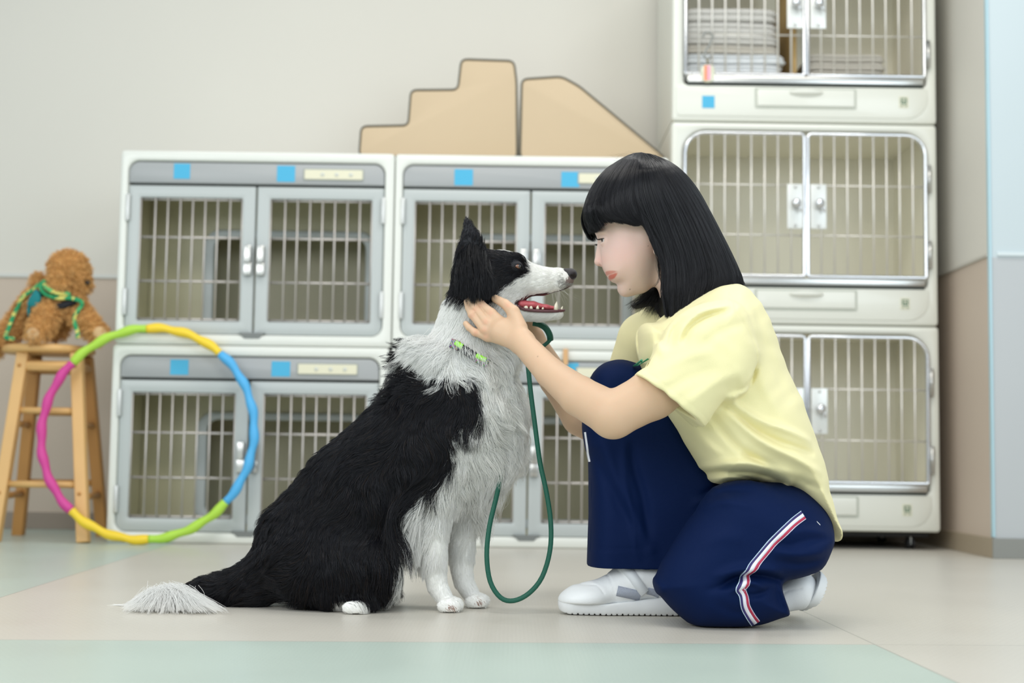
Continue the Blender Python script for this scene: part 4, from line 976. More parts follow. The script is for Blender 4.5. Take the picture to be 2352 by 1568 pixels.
# --- eye, nose, tongue, teeth, whiskers
k = DY/F_PX
for s in (-1, 1):
    ec = U(1190, 612, DY+s*.0325); ec = Vector((ec.x, DY+s*.0325, ec.z)); r = .0089
    n_ = 24; vs = []; fs = []; fd = Vector((.60, s*.80, .02)).normalized(); u_ = fd.cross(Vector((0, 0, 1))).normalized(); w2 = u_.cross(fd)
    m = MB(); rr = []
    for i in range(17):
        a = math.pi*i/16; h_, q_ = math.cos(a)*r, math.sin(a)*r
        if a < .62: h_ += .0005*(1-(a/.62)**2)
        rr.append((q_, h_))
    for q_, h_ in rr:
        for j in range(n_):
            b_ = 2*math.pi*j/n_; vs.append(ec+fd*h_+u_*(q_*math.cos(b_))+w2*(q_*math.sin(b_)))
    for i in range(16):
        m.cur = 0
        fm = 0 if i < 3 else (1 if i < 7 else 2)
        for j in range(n_): fs.append(((i*n_+j, (i+1)*n_+j, (i+1)*n_+(j+1) % n_, i*n_+(j+1) % n_), fm))
    m.v = [tuple(Vector(v)-Vector(DOFF)) for v in vs]; m.f = [f[0] for f in fs]; m.m = [f[1] for f in fs]
    m.build('eye', [mat('pupil', (10, 8, 8), .05, spec=.8, coat=1), mat('iris_brown', (112, 62, 24), .08, coat=1), mat('eye_white', (206, 212, 220), .12, coat=1)], dog, True)
    # lids
    for (yy, amp, nm) in ():
        pl = []
        for q in range(9):
            t = q/8; ang = math.pi*t; px_ = 1178.5+22*t; py_ = 613.5-1.5*t+yy*(5.2 if yy < 0 else 4.2)*math.sin(ang)+t*1.0
            dd = .0347+.0094*math.sqrt(max(.05, 1-((px_-1189.5)/13)**2*.72-((py_-612)/13)**2*.5)); p = U(px_, py_, DY+s*dd); pl.append(Vector((p.x, DY+s*dd, p.z))-Vector(DOFF))
        MB().tube(pl, [.0014+.0014*math.sin(math.pi*q/8) for q in range(9)], 8).build(nm, mat('eyelid_black', (16, 14, 15), .5), dog, True)
def nose_sdf(P):
    d = pellip(P, 1311, 630, DY, 15, 17, 14, 10); d = smin(d, pellip(P, 1304, 640, DY, 12, 13, 10, 0), .004)
    d = smin(d, pellip(P, 1300, 624, DY, 12, 13, 8, 0), .004)
    for s in (-1, 1):
        d = smin(d, pellip(P, 1313, 631, DY+s*.0075, 10, 7, 10, 0), .003)
        d = smax(d, -pchain(P, [(1322, 635, DY+s*.009, 3.6), (1312, 634, DY+s*.014, 3.0), (1305, 632, DY+s*.017, 1.6)]), .002)
    return smax(d, -chain(P, [tuple(U(1327, 632, DY)), tuple(U(1318, 652, DY))], [.0009, .0009]), .0015)
a = U(1308, 632, DY); V2, F2 = surface(nose_sdf, (a.x-.03, DY-.03, a.z-.03), (a.x+.03, DY+.03, a.z+.03), .0011)
mesh_np('nose', V2-DOFF, F2, mat('nose_leather', (38, 33, 36), .38, bump=.5, bscale=900), dog)
def tongue_sdf(P):
    d = pchain(P, [(1196, 700, DY, 12), (1225, 701, DY, 9), (1255, 706, DY, 6.5), (1278, 708, DY, 4.5)], 2.3, .004)
    return smax(d, -chain(P, [tuple(U(1200, 691, DY)), tuple(U(1280, 703, DY))], [.0022, .0016]), .004)
a = U(1235, 703, DY); V2, F2 = surface(tongue_sdf, (a.x-.05, DY-.035, a.z-.02), (a.x+.045, DY+.035, a.z+.02), .0014)
mesh_np('tongue', V2-DOFF, F2, mat('tongue_pink', (196, 96, 104), .28, bump=.3, bscale=700, sss=.3), dog)
tooth = mat('tooth', (238, 232, 212), .25, coat=.4)
def tooth_(px, py, dx, dy, r, s, y):
    a, b_ = U(px, py, y), U(px+dx, py+dy, y); m_ = (a+b_)/2+Vector((-.0006, 0, 0))
    MB().tube([Vector(p)-Vector(DOFF) for p in (a, m_, b_)], [r*k, r*k*.8, r*k*.12], 8).build('tooth', tooth, dog, True)
for s in (-1, 1):
    y = DY+s*.0155
    tooth_(1277, 712, 2, -20, 5.6, s, DY+s*.010)
    for (px_, h_, r_) in ((1208, 12, 6.5), (1220, 10, 4.5), (1235, 9, 4.2), (1247, 5, 3)): tooth_(px_, 710, 1, -h_, r_, s, y)
    tooth_(1204, 698, 0, -10+14, 4.5, s, y)
for j in range(4):
    tooth_(1289+.5*abs(j-1.5), 712, 3, -9, 2.6, 1, DY+(j-1.5)*.0042)
# lower lip flesh
MB().tube([Vector(p)-Vector(DOFF) for p in [U(a_, b_, y_) for a_, b_, y_ in spline([(1189, 702, DY-.026), (1200, 709, DY-.0195), (1225, 713, DY-.0175), (1255, 714.5, DY-.0145), (1280, 714, DY-.0105), (1293, 713, DY-.004), (1295, 712.5, DY), (1293, 713, DY+.004), (1280, 714, DY+.0105), (1255, 714.5, DY+.0145), (1225, 713, DY+.0175), (1200, 709, DY+.0195), (1189, 702, DY+.026)], 3, False)]], .0030, 8).build('lower_lip', mat('lip_dark', (96, 58, 64), .3, var=.3, vscale=90), dog, True)
n_ = 15; wr = []; wc = []
for i in range(n_):
    s = -1 if i % 3 else 1; a = U(1255+40*random.random(), 648+18*random.random(), DY+s*.02)
    L_ = (.03+.03*random.random()); dv = Vector((random.uniform(-.2, .7), s*.5, -1+random.random()*.7)).normalized()
    wr.append([a+dv*L_*t+Vector((.012, 0, -.004))*t*t for t in (0, .25, .5, .75, 1)])
wr = np.array([[tuple(p) for p in q] for q in wr])
hair_obj('whiskers', wr-DOFF, np.full(n_, .00010), np.tile(lin((236, 236, 232)), (n_, 1)), furm, dog)
# ================================================================ the woman
HY_ = 2.56; kh = HY_/F_PX
per = empty('person', (U(1640, 1400, 2.5).x, 2.50, 0), 0, 'person with black bob, yellow t-shirt and navy track trousers, kneeling and holding the dog’s head', 'person')
POFF = np.array([per.location.x, 2.50, 0])
FACE = [(1400, 420), (1366, 462), (1358, 497), (1363, 523), (1370, 541), (1375, 554), (1378, 575), (1385, 600), (1391, 615), (1396, 628), (1399, 641), (1412, 649), (1420, 655), (1421, 664.5), (1427, 674.5), (1436, 679.5), (1460, 677.5), (1488, 669), (1506, 640), (1522, 590), (1545, 480), (1470, 410)]
def hand(P, d, side):
    "five fingers, thumb and palm; side -1 near hand on the near cheek, +1 far hand behind the jaw"
    if side < 0:
        wr_ = (1200, 785, 2.545, 27)
        mcp = [(1128, 719, 2.586, 11.5), (1117, 739, 2.580, 11.5), (1113, 757, 2.580, 11), (1119, 774, 2.583, 10)]
        pip = [(1103, 697, 2.594, 9.3), (1091, 706, 2.590, 9.4), (1084, 722, 2.588, 9.0), (1091, 763, 2.585, 8.3)]
        dip = [(1091, 683, 2.601, 8.2), (1083, 690, 2.598, 8.2), (1076, 707, 2.595, 8.0), (1077, 752, 2.588, 7.6)]
        tip = [(1084, 672, 2.6065, 7.2), (1079, 677, 2.606, 7.3), (1072, 693, 2.602, 7.0), (1070, 743, 2.592, 6.8)]
        th = [(1194, 752, 2.555, 18), (1179, 716, 2.568, 14.5), (1160, 698, 2.583, 11.5), (1138, 686, 2.599, 9.5)]
    else:
        wr_ = (1222, 775, 2.745, 25)
        mcp = [(1150, 705, 2.729, 11.5), (1140, 724, 2.735, 11.5), (1137, 742, 2.736, 11), (1143, 760, 2.733, 10)]
        pip = [(1122, 688, 2.724, 9.3), (1112, 706, 2.727, 9.4), (1109, 726, 2.729, 9), (1116, 748, 2.729, 8.3)]
        dip = [(1104, 680, 2.720, 8.2), (1094, 696, 2.722, 8.2), (1092, 716, 2.724, 8), (1100, 740, 2.726, 7.6)]
        tip = [(1092, 674, 2.715, 7.2), (1082, 688, 2.717, 7.3), (1080, 708, 2.720, 7), (1088, 734, 2.724, 6.8)]
        th = [(1215, 748, 2.735, 17), (1200, 715, 2.728, 13.5), (1182, 700, 2.720, 10.5), (1165, 690, 2.713, 9)]
    h = pchain(P, [wr_, ((wr_[0]+mcp[1][0]*1.3)/2.3, (wr_[1]+mcp[1][1]*1.3)/2.3+2, (wr_[2]+mcp[1][2])/2, 26)], .62)
    for a in mcp: h = smin(h, pchain(P, [(wr_[0], wr_[1], wr_[2], 17), a], .8), .010)
    h = smin(h, pchain(P, th[:2], 1), .012)
    fg = None
    for a, b, c_, e in zip(mcp, pip, dip, tip):
        q = pchain(P, [a, b, c_, e], 1.0, .0015); q = smin(q, pchain(P, [(b[0], b[1], b[2]-.0005, b[3]+.5)]), .003)
        fg = q if fg is None else smin(fg, q, .0008)
    fg = smin(fg, pchain(P, th[1:], 1.0, .0015), .001)
    for a in mcp: h = smin(h, pchain(P, [(a[0]+3, a[1]+1, a[2]+side*.004, 7)]), .006)
    return smin(d, smin(h, fg, .0035), .012)
def head_sdf(P):
    px, py = PJ(P, HY_)
    pts = [tuple(U(a, b, HY_))[::2] for a, b in spline(FACE, 3)]
    s = poly2(P, pts)
    q_ = np.clip((py-570)/115, 0, 1); narrow = 1-.45*q_*q_*(3-2*q_)-.10*np.clip((560-py)/80, 0, 1)
    T = .066*narrow; d = sell(s, np.abs(P[:, 1]-HY_), .052, T, 2.0)
    d = smin(d, pellip(P, 1484, 486, HY_, 118, 96, 98, 25), .02)
    for s_ in (-1, 1):
        d = smin(d, pellip(P, 1424, 596, HY_+s_*.030, 32, 22, 36), .03)       # cheek
        d = smax(d, -pellip(P, 1374, 551, HY_+s_*.034, 14, 22, 10, 0), .010)   # socket
        d = smin(d, pellip(P, 1384, 536, HY_+s_*.028, 14, 24, 7, 0), .010)     # brow ridge
        d = smin(d, pellip(P, 1390.5, 552.5, HY_+s_*.0315, 15.6, 16, 13.8), .004)      # lids over the eyeball
        d = smax(d, -pellip(P, 1374.5, 553.5, HY_+s_*.0335, 17, 17.5, 5.0, -4), .0015)  # opening
        d = smin(d, pellip(P, 1386, 603, HY_+s_*.0125, 8.6, 7, 7.4), .004)    # nostril wing
        d = smin(d, pellip(P, 1508, 562, HY_+s_*.070, 12, 6, 24, 12), .006)     # ear
        d = smax(d, -pellip(P, 1503, 560, HY_+s_*.079, 7, 4, 14, 12), .003)
        d = smin(d, pellip(P, 1505, 582, HY_+s_*.069, 7, 6, 8, 12), .004)
        d = smin(d, pellip(P, 1418, 610, HY_+s_*.022, 22, 12, 22, 20), .02)
    d = smin(d, pchain(P, [(1381, 556, HY_, 7.5), (1376.5, 582, HY_, 8.5), (1375.2, 600, HY_, 9.6)], .95), .006)
    d = smin(d, pchain(P, [(1375.5, 601, HY_, 9.6), (1385, 606, HY_, 7.5)], 1.1), .003)
    for s_ in (-1, 1): d = smax(d, -pellip(P, 1380.5, 610.5, HY_+s_*.0085, 5.2, 6.0, 3.8, -10), .0015)
    d = fold(P, d, [(1386, 592), (1393, 597), (1395, 605), (1390, 611)], -1.3, 2.2, taper=False); d = fold(P, d, [(1396, 612), (1408, 620), (1417, 630)], -.9, 4)
    # lips
    lipf = np.clip((P[:, 1]-HY_)/(.024), -1, 1)
    d = smin(d, pchain(P, [(1398.5, 630.5, HY_, 5.6), (1408, 630.5, HY_-.028, 4.2)], 1), .004); d = smin(d, pchain(P, [(1398.5, 630.5, HY_, 5.6), (1408, 630.5, HY_+.028, 4.2)], 1), .004)
    d = smin(d, pchain(P, [(1410.5, 641.0, HY_, 6.0), (1413, 638, HY_-.025, 4.4)], 1), .004); d = smin(d, pchain(P, [(1410.5, 641.0, HY_, 6.0), (1413, 638, HY_+.025, 4.4)], 1), .004)
    for s_ in (-1, 1): d = smax(d, -pchain(P, [(1393, 636.5, HY_, 1.9), (1404, 635.3, HY_+s_*.020, 1.9), (1414.5, 630, HY_+s_*.037, 1.4)]), .0012)
    d = smin(d, pellip(P, 1438, 663, HY_, 17, 20, 16), .010)
    return d
def body_sdf(P):
    d = head_sdf(P)
    d = smin(d, pchain(P, [(1560, 600, HY_, 66), (1572, 680, HY_, 55), (1596, 745, HY_, 62)], .95), .018)
    d = smin(d, pchain(P, [(1620, 790, 2.55, 80), (1690, 930, 2.55, 84), (1740, 1010, 2.55, 70)], 1.35), .03)
    d = smin(d, pchain(P, [(1665, 785, 2.42, 64), (1500, 905, 2.385, 56), (1408, 953, 2.375, 53)], .92, .01), .03)
    d = smin(d, pchain(P, [(1408, 953, 2.375, 53), (1330, 909, 2.425, 46), (1264, 856, 2.487, 34.5), (1200, 787, 2.540, 28)], .86, .005), .008)
    d = smin(d, pchain(P, [(1600, 770, 2.68, 64), (1470, 900, 2.735, 54), (1395, 985, 2.735, 48)], .92, .01), .03)
    d = smin(d, pchain(P, [(1395, 985, 2.735, 48), (1336, 955, 2.738, 46), (1276, 872, 2.74, 37), (1224, 780, 2.745, 26)], .86, .005), .008)
    d = hand(P, d, -1); d = hand(P, d, 1)
    return d
lo = UN([(1050, 1120, 2.5)])[0]; hi = UN([(1900, 360, 2.5)])[0]
V, F = surface(body_sdf, (lo[0]-.01, 2.28, lo[2]), (hi[0]+.01, 2.86, hi[2]+.02), .0015, 5)
V = relax(V, F, 1, .35)
px, py = PJ(V, HY_)
# soften the cheek and jaw planes
mk = np.clip(1.35-np.hypot((px-1464)/56, (py-618)/62), 0, 1)*np.clip((px-1418)/16, 0, 1)*(py < 690)
sel = np.nonzero((px > 1385) & (px < 1545) & (py > 530) & (py < 700) & (np.abs(V[:, 1]-HY_) < .09))[0]; inv = -np.ones(len(V), int); inv[sel] = np.arange(len(sel))
Fs = inv[F]; Fs = Fs[(Fs >= 0).all(1)]; E_ = np.concatenate([Fs[:, [0, 1]], Fs[:, [1, 2]], Fs[:, [2, 3]], Fs[:, [3, 0]]]); E_ = np.concatenate([E_, E_[:, ::-1]]); vs_ = V[sel].copy(); cn = np.bincount(E_[:, 0], minlength=len(sel)).clip(1)
for _ in range(90):
    av = np.stack([np.bincount(E_[:, 0], vs_[E_[:, 1], q], minlength=len(sel)) for q in range(3)], 1)/cn[:, None]; vs_ += (av-vs_)*(mk[sel]*.7)[:, None]*(cn > 3)[:, None]
V[sel] = vs_
c = np.tile(lin((212, 178, 148)), (len(V), 1)).astype(float)
face = (px > 1350) & (py < 700); n3 = np.sin(V[:, 0]*60)*np.sin(V[:, 2]*47+1)*.5
def tint(m, col, amt):
    a = (amt*m)[:, None]; c[:] = c*(1-a)+np.array(lin(col))*a
gau = lambda x, y, r: np.exp(-((px-x)**2+(py-y)**2)/r**2)
tint(face.astype(float), (226, 198, 186), .9); tint(gau(1425, 590, 45)*face, (232, 186, 178), .55); tint(gau(1378, 603, 12)*face, (226, 172, 160), .5)
tint(gau(1498, 580, 16), (226, 160, 140), .35)
hx, hy = PJ(V, 2.57)
for (a, b) in ((1126, 717), (1115, 738), (1112, 757), (1117, 772), (1103, 697), (1090, 708), (1084, 724), (1092, 764), (1166, 701)): tint(np.exp(-((hx-a)**2+(hy-b)**2)/7**2), (222, 160, 134), .45)
# lips
def soft(poly, ylim, col):
    d_ = poly2(np.stack([px, px*0, -py], 1).astype(f32), [(a, -b) for a, b in spline(poly, 4)]); m = np.clip(.5-d_/2.2, 0, 1)*np.clip((ylim-np.abs(V[:, 1]-HY_))/.004, 0, 1)
    tint(m, col, .92)
soft([(1388, 629.5), (1394, 628), (1404, 628.5), (1415, 630), (1406, 633.8), (1397, 636), (1389, 636)], .048, (204, 136, 122))
soft([(1396, 637.5), (1406, 635), (1415, 631.5), (1412.5, 638), (1408, 644), (1402, 645.5), (1397, 643)], .046, (206, 112, 98))
for (a, b, r) in ((1443.6, 669, 1.3), (1480, 578, 1.1), (1233, 826, 1.2), (1340, 874, 1.3)): tint(np.exp(-((hx-a)**2+(hy-b)**2)/r**2), (96, 60, 50), .8)
skin = mat('skin', rough=.46, attr='col', spec=.35, sss=.25, bump=.12, bscale=900)
mesh_np('body', V-POFF, F, skin, per, c)
# eyes, brows, lashes
for s in (-1, 1):
    ec = Vector(U(1391, 552.5, HY_)); ec.y = HY_+s*.0315; r = .0117; fd = Vector((-.93, s*.32, -.12)).normalized(); u_ = fd.cross(Vector((0, 0, 1))).normalized(); w2 = u_.cross(fd); m = MB(); n_ = 24
    for i in range(17):
        a = math.pi*i/16; h_, q_ = math.cos(a)*r, math.sin(a)*r
        if a < .5: h_ += .0005
        for j in range(n_):
            b_ = 2*math.pi*j/n_; m.v.append(tuple(ec+fd*h_+u_*(q_*math.cos(b_))+w2*(q_*math.sin(b_))-Vector(POFF)))
    for i in range(16):
        for j in range(n_): m.f.append((i*n_+j, (i+1)*n_+j, (i+1)*n_+(j+1) % n_, i*n_+(j+1) % n_)); m.m.append(0 if i < 1 else (1 if i < 3 else 2))
    m.build('eye', [mat('pupil_dark', (10, 9, 9), .05, coat=1), mat('iris_dark', (52, 36, 28), .08, coat=1), mat('eye_ball', (228, 226, 224), .15, coat=1)], per, True)
    wr = []; 
    for j in range(46):
        t = random.random(); x0 = 1371.5+25*t; y0 = 539.5-4.5*math.sin(min(1, t*1.25)*1.9)+random.uniform(-1.3, 1.3)*(1-t*.6)
        a = U(x0, y0, HY_); yy = HY_+s*(.020+.021*t**.8)
        dv = Vector((.0032+.003*t, 0, .0012-.0022*t)); a = Vector((a.x, yy, a.z))
        e_ = grad(head_sdf, np.array([a], f32)); d0 = head_sdf(np.array([a], f32))[0]; a = a-Vector(e_[0])*float(d0)
        nrm = Vector(e_[0]); dv = dv-nrm*dv.dot(nrm)
        wr.append([tuple(a+dv*q+nrm*.0011) for q in (0, .5, 1)])
    hair_obj('eyebrow', np.array(wr)-POFF, np.full(len(wr), .00017), np.tile(lin((44, 34, 32)), (len(wr), 1)), furm, per)
    wr = []
    for j in range(30):
        t = j/29; ang = -.9+1.9*t
        o_ = ec+(fd*math.cos(ang*.9)+u_*math.sin(ang*.9)*1.0).normalized()*(r+.0010)-w2*.0014
        out_ = (o_-ec).normalized()
        wr.append([tuple(o_+out_*.0062*q+Vector((0, 0, -.0016*q+.0034*q*q))) for q in (0, .5, 1)])
    hair_obj('eyelashes', np.array(wr)-POFF, np.full(len(wr), .0002), np.tile(lin((20, 16, 16)), (len(wr), 1)), furm, per)
    MB().tube([Vector(w_[0])-Vector(POFF) for w_ in wr], .0006, 6).build('upper_eyelid_line', mat('lash_line', (40, 28, 26), .6), per, True)

# ---------------------------------------------------------------- hair
HAIRP = [(1469, 356), (1441, 361), (1423, 372), (1372, 409), (1349, 444), (1337, 468), (1335.5, 491), (1341, 514), (1352, 535), (1366, 543), (1360, 520), (1357, 499), (1375, 514), (1395, 525), (1418, 529), (1441, 535), (1458, 538), (1470, 534), (1482, 531), (1492, 555), (1507, 582), (1514, 606), (1516, 640), (1512, 690), (1524, 738), (1538, 730), (1567, 708), (1596, 683), (1639, 662), (1672, 656), (1700, 657), (1699, 634), (1682, 597), (1653, 537), (1624, 482), (1596, 436), (1567, 405), (1538, 379), (1510, 363)]
BULK = [(1469, 356), (1423, 372), (1372, 409), (1337, 468), (1330, 510), (1380, 600), (1420, 700), (1480, 780), (1600, 790), (1720, 720), (1699, 634), (1653, 537), (1596, 436), (1538, 379)]
HP_w = None
def hair_sdf(P):
    global HP_w
    if HP_w is None: HP_w = [tuple(U(a, b, HY_))[::2] for a, b in HAIRP]
    d = pillow(P, BULK, HY_, .094, .070, 3, 2.2)
    d = smin(d, pellip(P, 1482, 478, HY_, 124, 117, 108, 25), .02)
    # near and far curtains widen towards the ends a little, then the outline is cut
    d = smax(d, poly2(P, HP_w), .004)
    far = pillow(P, [(1560, 560), (1500, 580), (1492, 640), (1478, 676), (1446, 700), (1462, 714), (1500, 706), (1512, 728), (1560, 715), (1600, 660)], HY_+.062, .030, .012, 2)
    # the face stays free in front
    d = smax(d, -pellip(P, 1392, 590, HY_, 78, 90, 66, 12), .004)
    return smin(d, far, .004)
lo = UN([(1325, 745, HY_)])[0]; hi = UN([(1712, 350, HY_)])[0]
V, F = surface(hair_sdf, (lo[0], HY_-.11, lo[2]), (hi[0], HY_+.11, hi[2]+.005), .0024)
V = relax(V, F, 2)
N = grad(hair_sdf, V.astype(f32)); V = V-N*.0034
hm0 = mat('hair_under', (5, 5, 7), .6, spec=.15)
mesh_np('hair', V-POFF, F, hm0, per)
GUIDES = [
 [(1440, 362), (1392, 392), (1355, 440), (1338, 490), (1344, 520), (1352, 534)],
 [(1446, 361), (1402, 395), (1366, 445), (1350, 490), (1355, 522), (1366, 542)],
 [(1450, 360), (1408, 400), (1378, 448), (1368, 480), (1372, 505), (1388, 521)],
 [(1455, 359), (1420, 405), (1395, 450), (1388, 485), (1398, 512), (1420, 527)],
 [(1460, 358), (1434, 408), (1416, 452), (1414, 488), (1428, 515), (1447, 534)],
 [(1465, 357), (1450, 410), (1440, 455), (1442, 490), (1455, 518), (1478, 532)],
 [(1466, 357), (1456, 410), (1452, 455), (1458, 492), (1470, 514), (1487, 538), (1496, 560), (1508, 590), (1515, 640)],
 [(1468, 357), (1458, 410), (1455, 460), (1466, 505), (1489, 552), (1506, 590), (1515, 640), (1514, 690), (1522, 736)],
 [(1472, 356), (1476, 410), (1486, 460), (1504, 515), (1522, 565), (1536, 610), (1541, 655), (1540, 695), (1536, 734)],
 [(1476, 356), (1492, 408), (1512, 458), (1536, 512), (1556, 562), (1570, 605), (1577, 645), (1574, 680), (1564, 712)],
 [(1482, 357), (1510, 405), (1538, 455), (1566, 508), (1588, 558), (1604, 602), (1613, 638), (1612, 664), (1603, 684)],
 [(1490, 358), (1528, 402), (1562, 450), (1592, 502), (1616, 552), (1634, 596), (1647, 632), (1652, 652), (1648, 666)],
 [(1498, 360), (1545, 398), (1584, 446), (1614, 496), (1640, 548), (1660, 592), (1674, 626), (1680, 648), (1682, 664)],
 [(1508, 362), (1560, 400), (1602, 446), (1634, 500), (1658, 548), (1680, 594), (1694, 628), (1699, 646), (1701, 661)]]
def resample(g, k):
    q = np.array(spline(g, 8, False)); s = np.concatenate([[0], np.cumsum(np.hypot(*np.diff(q, axis=0).T))]); t = np.linspace(0, s[-1], k)
    return np.stack([np.interp(t, s, q[:, 0]), np.interp(t, s, q[:, 1])], 1)
K_ = 16
GR = np.stack([resample(g, K_) for g in GUIDES])
def hair_side(n, side, seed, lo_u=0.0, hi_u=13.0):
    r = np.random.default_rng(seed); u = lo_u+(hi_u-lo_u)*r.random(n); i = np.minimum(u.astype(int), 12); fr = (u-i)[:, None, None]
    # the fringe (0..5) and the curtain (6..12) part in front of the ear
    q = GR[i]*(1-fr)+GR[i+1]*fr; t = np.linspace(0, 1, K_)[None, :]
    lockid = np.round(u*8+r.normal(0, .5, n)).astype(int); lr = np.random.default_rng(5).normal(size=(400, 3))[lockid % 400]
    wav = (lr[:, 0:1]*3.4*np.sin(t*3.2+lr[:, 1:2]*3))+r.normal(0, 1.9, (n, 1))*t
    q = q.copy(); q[:, :, 0] += wav*t; q[:, :, 1] += ((r.random((n, 1))*-10+6)+lr[:, 2:3]*2)*t**6+r.normal(0, 1.2, (n, 1))*(1-t)
    sh = U(1176, 784, HY_)
    W = UN(np.concatenate([q.reshape(-1, 2), np.full((n*K_, 1), HY_)], 1))
    y, best = hitY(hair_sdf, W[:, 0], W[:, 2], HY_+side*.125, HY_, -side)
    y = y.reshape(n, K_); y = np.where(best.reshape(n, K_) > .004, np.nan, y)
    for a in range(1, K_): y[:, a] = np.where(np.isnan(y[:, a]), y[:, a-1], y[:, a])
    y = np.where(np.isnan(y), HY_, y)
    W = W.reshape(n, K_, 3); W[:, :, 1] = y+side*(r.random((n, 1))*.003-.0008+.0012*lr[:, 2:3]*t)
    W[:, :, 1] = (W[:, :, 1]+np.roll(W[:, :, 1], 1, 1)*.5+np.roll(W[:, :, 1], -1, 1)*.5)/2*1.0 if False else W[:, :, 1]
    ys = W[:, :, 1].copy(); ys[:, 1:-1] = (W[:, :-2, 1]+W[:, 1:-1, 1]*2+W[:, 2:, 1])/4; W[:, :, 1] = ys
    return W
hairm = bpy.data.materials.new('hair_black'); hairm.use_nodes = True
_b = hairm.node_tree.nodes['Principled BSDF']; _a = hairm.node_tree.nodes.new('ShaderNodeAttribute'); _a.attribute_name = 'col'
hairm.node_tree.links.new(_a.outputs['Color'], _b.inputs['Base Color']); _b.inputs['Roughness'].default_value = .30; _b.inputs['Specular IOR Level'].default_value = .36
W = np.concatenate([hair_side(13000, -1, 11), hair_side(5000, 1, 12)])
n = len(W); v = rng.random((n, 1))
col_ = np.array(lin((12, 11, 16)))*(.5+1.2*v)
hair_obj('hair_strands', W-POFF, .00026*(.8+.5*rng.random(n)), col_, hairm, per, tip=.35)
# far lock below the chin, and wisps
ws = []
for j in range(700):
    t0 = random.random(); a = (1500+55*t0+random.gauss(0, 3), 575); m_ = (1488+50*t0, 660+8*t0+random.gauss(0, 4)); b_ = (1444+76*t0+random.gauss(0, 5), 704+24*t0-18*math.sin(t0*3.1)*.3+random.gauss(0, 5))
    yy = HY_+.050+random.uniform(-.022, .026); pl = spline([a, ((a[0]+m_[0])/2-2, (a[1]+m_[1])/2), m_, b_], 4, False)[:13]
    ws.append([tuple(U(p[0], p[1], yy)) for p in pl])
ws = np.array(ws); hair_obj('far_lock', ws-POFF, np.full(len(ws), .00026), np.tile(lin((16, 15, 19)), (len(ws), 1)), hairm, per, tip=.3)
ws = []
def wisp(pl, y, jit=2.0):
    q = resample([(a+random.gauss(0, jit), b+random.gauss(0, jit)) for a, b in pl], 10); ws.append([tuple(U(p[0], p[1], y)) for p in q])
for j in range(34): wisp([(1450+random.random()*70, 372), (1425+random.random()*60, 354+random.random()*10), (1385+random.random()*90, 350+random.random()*34)], HY_+random.uniform(-.06, .06), 5)
for j in range(16): wisp([(1513, 620), (1512, 645), (1500, 662), (1478+random.random()*30, 668+random.random()*6)], HY_-.060+random.uniform(-.004, .006), 2)
for j in range(60): wisp([(1620+random.random()*60, 620), (1655+random.random()*30, 650), (1660+random.random()*55, 668+random.random()*10)], HY_-.07+random.uniform(0, .1), 3)
for j in range(90): wisp([(1530+random.random()*60, 640), (1525+random.random()*60, 690), (1515+random.random()*80, 745-random.random()*30)], HY_-.085+random.uniform(0, .02), 3)
ws = np.array(ws); hair_obj('hair_wisps', ws-POFF, np.full(len(ws), .00009), np.tile(lin((20, 18, 20)), (len(ws), 1)), hairm, per, tip=.2)

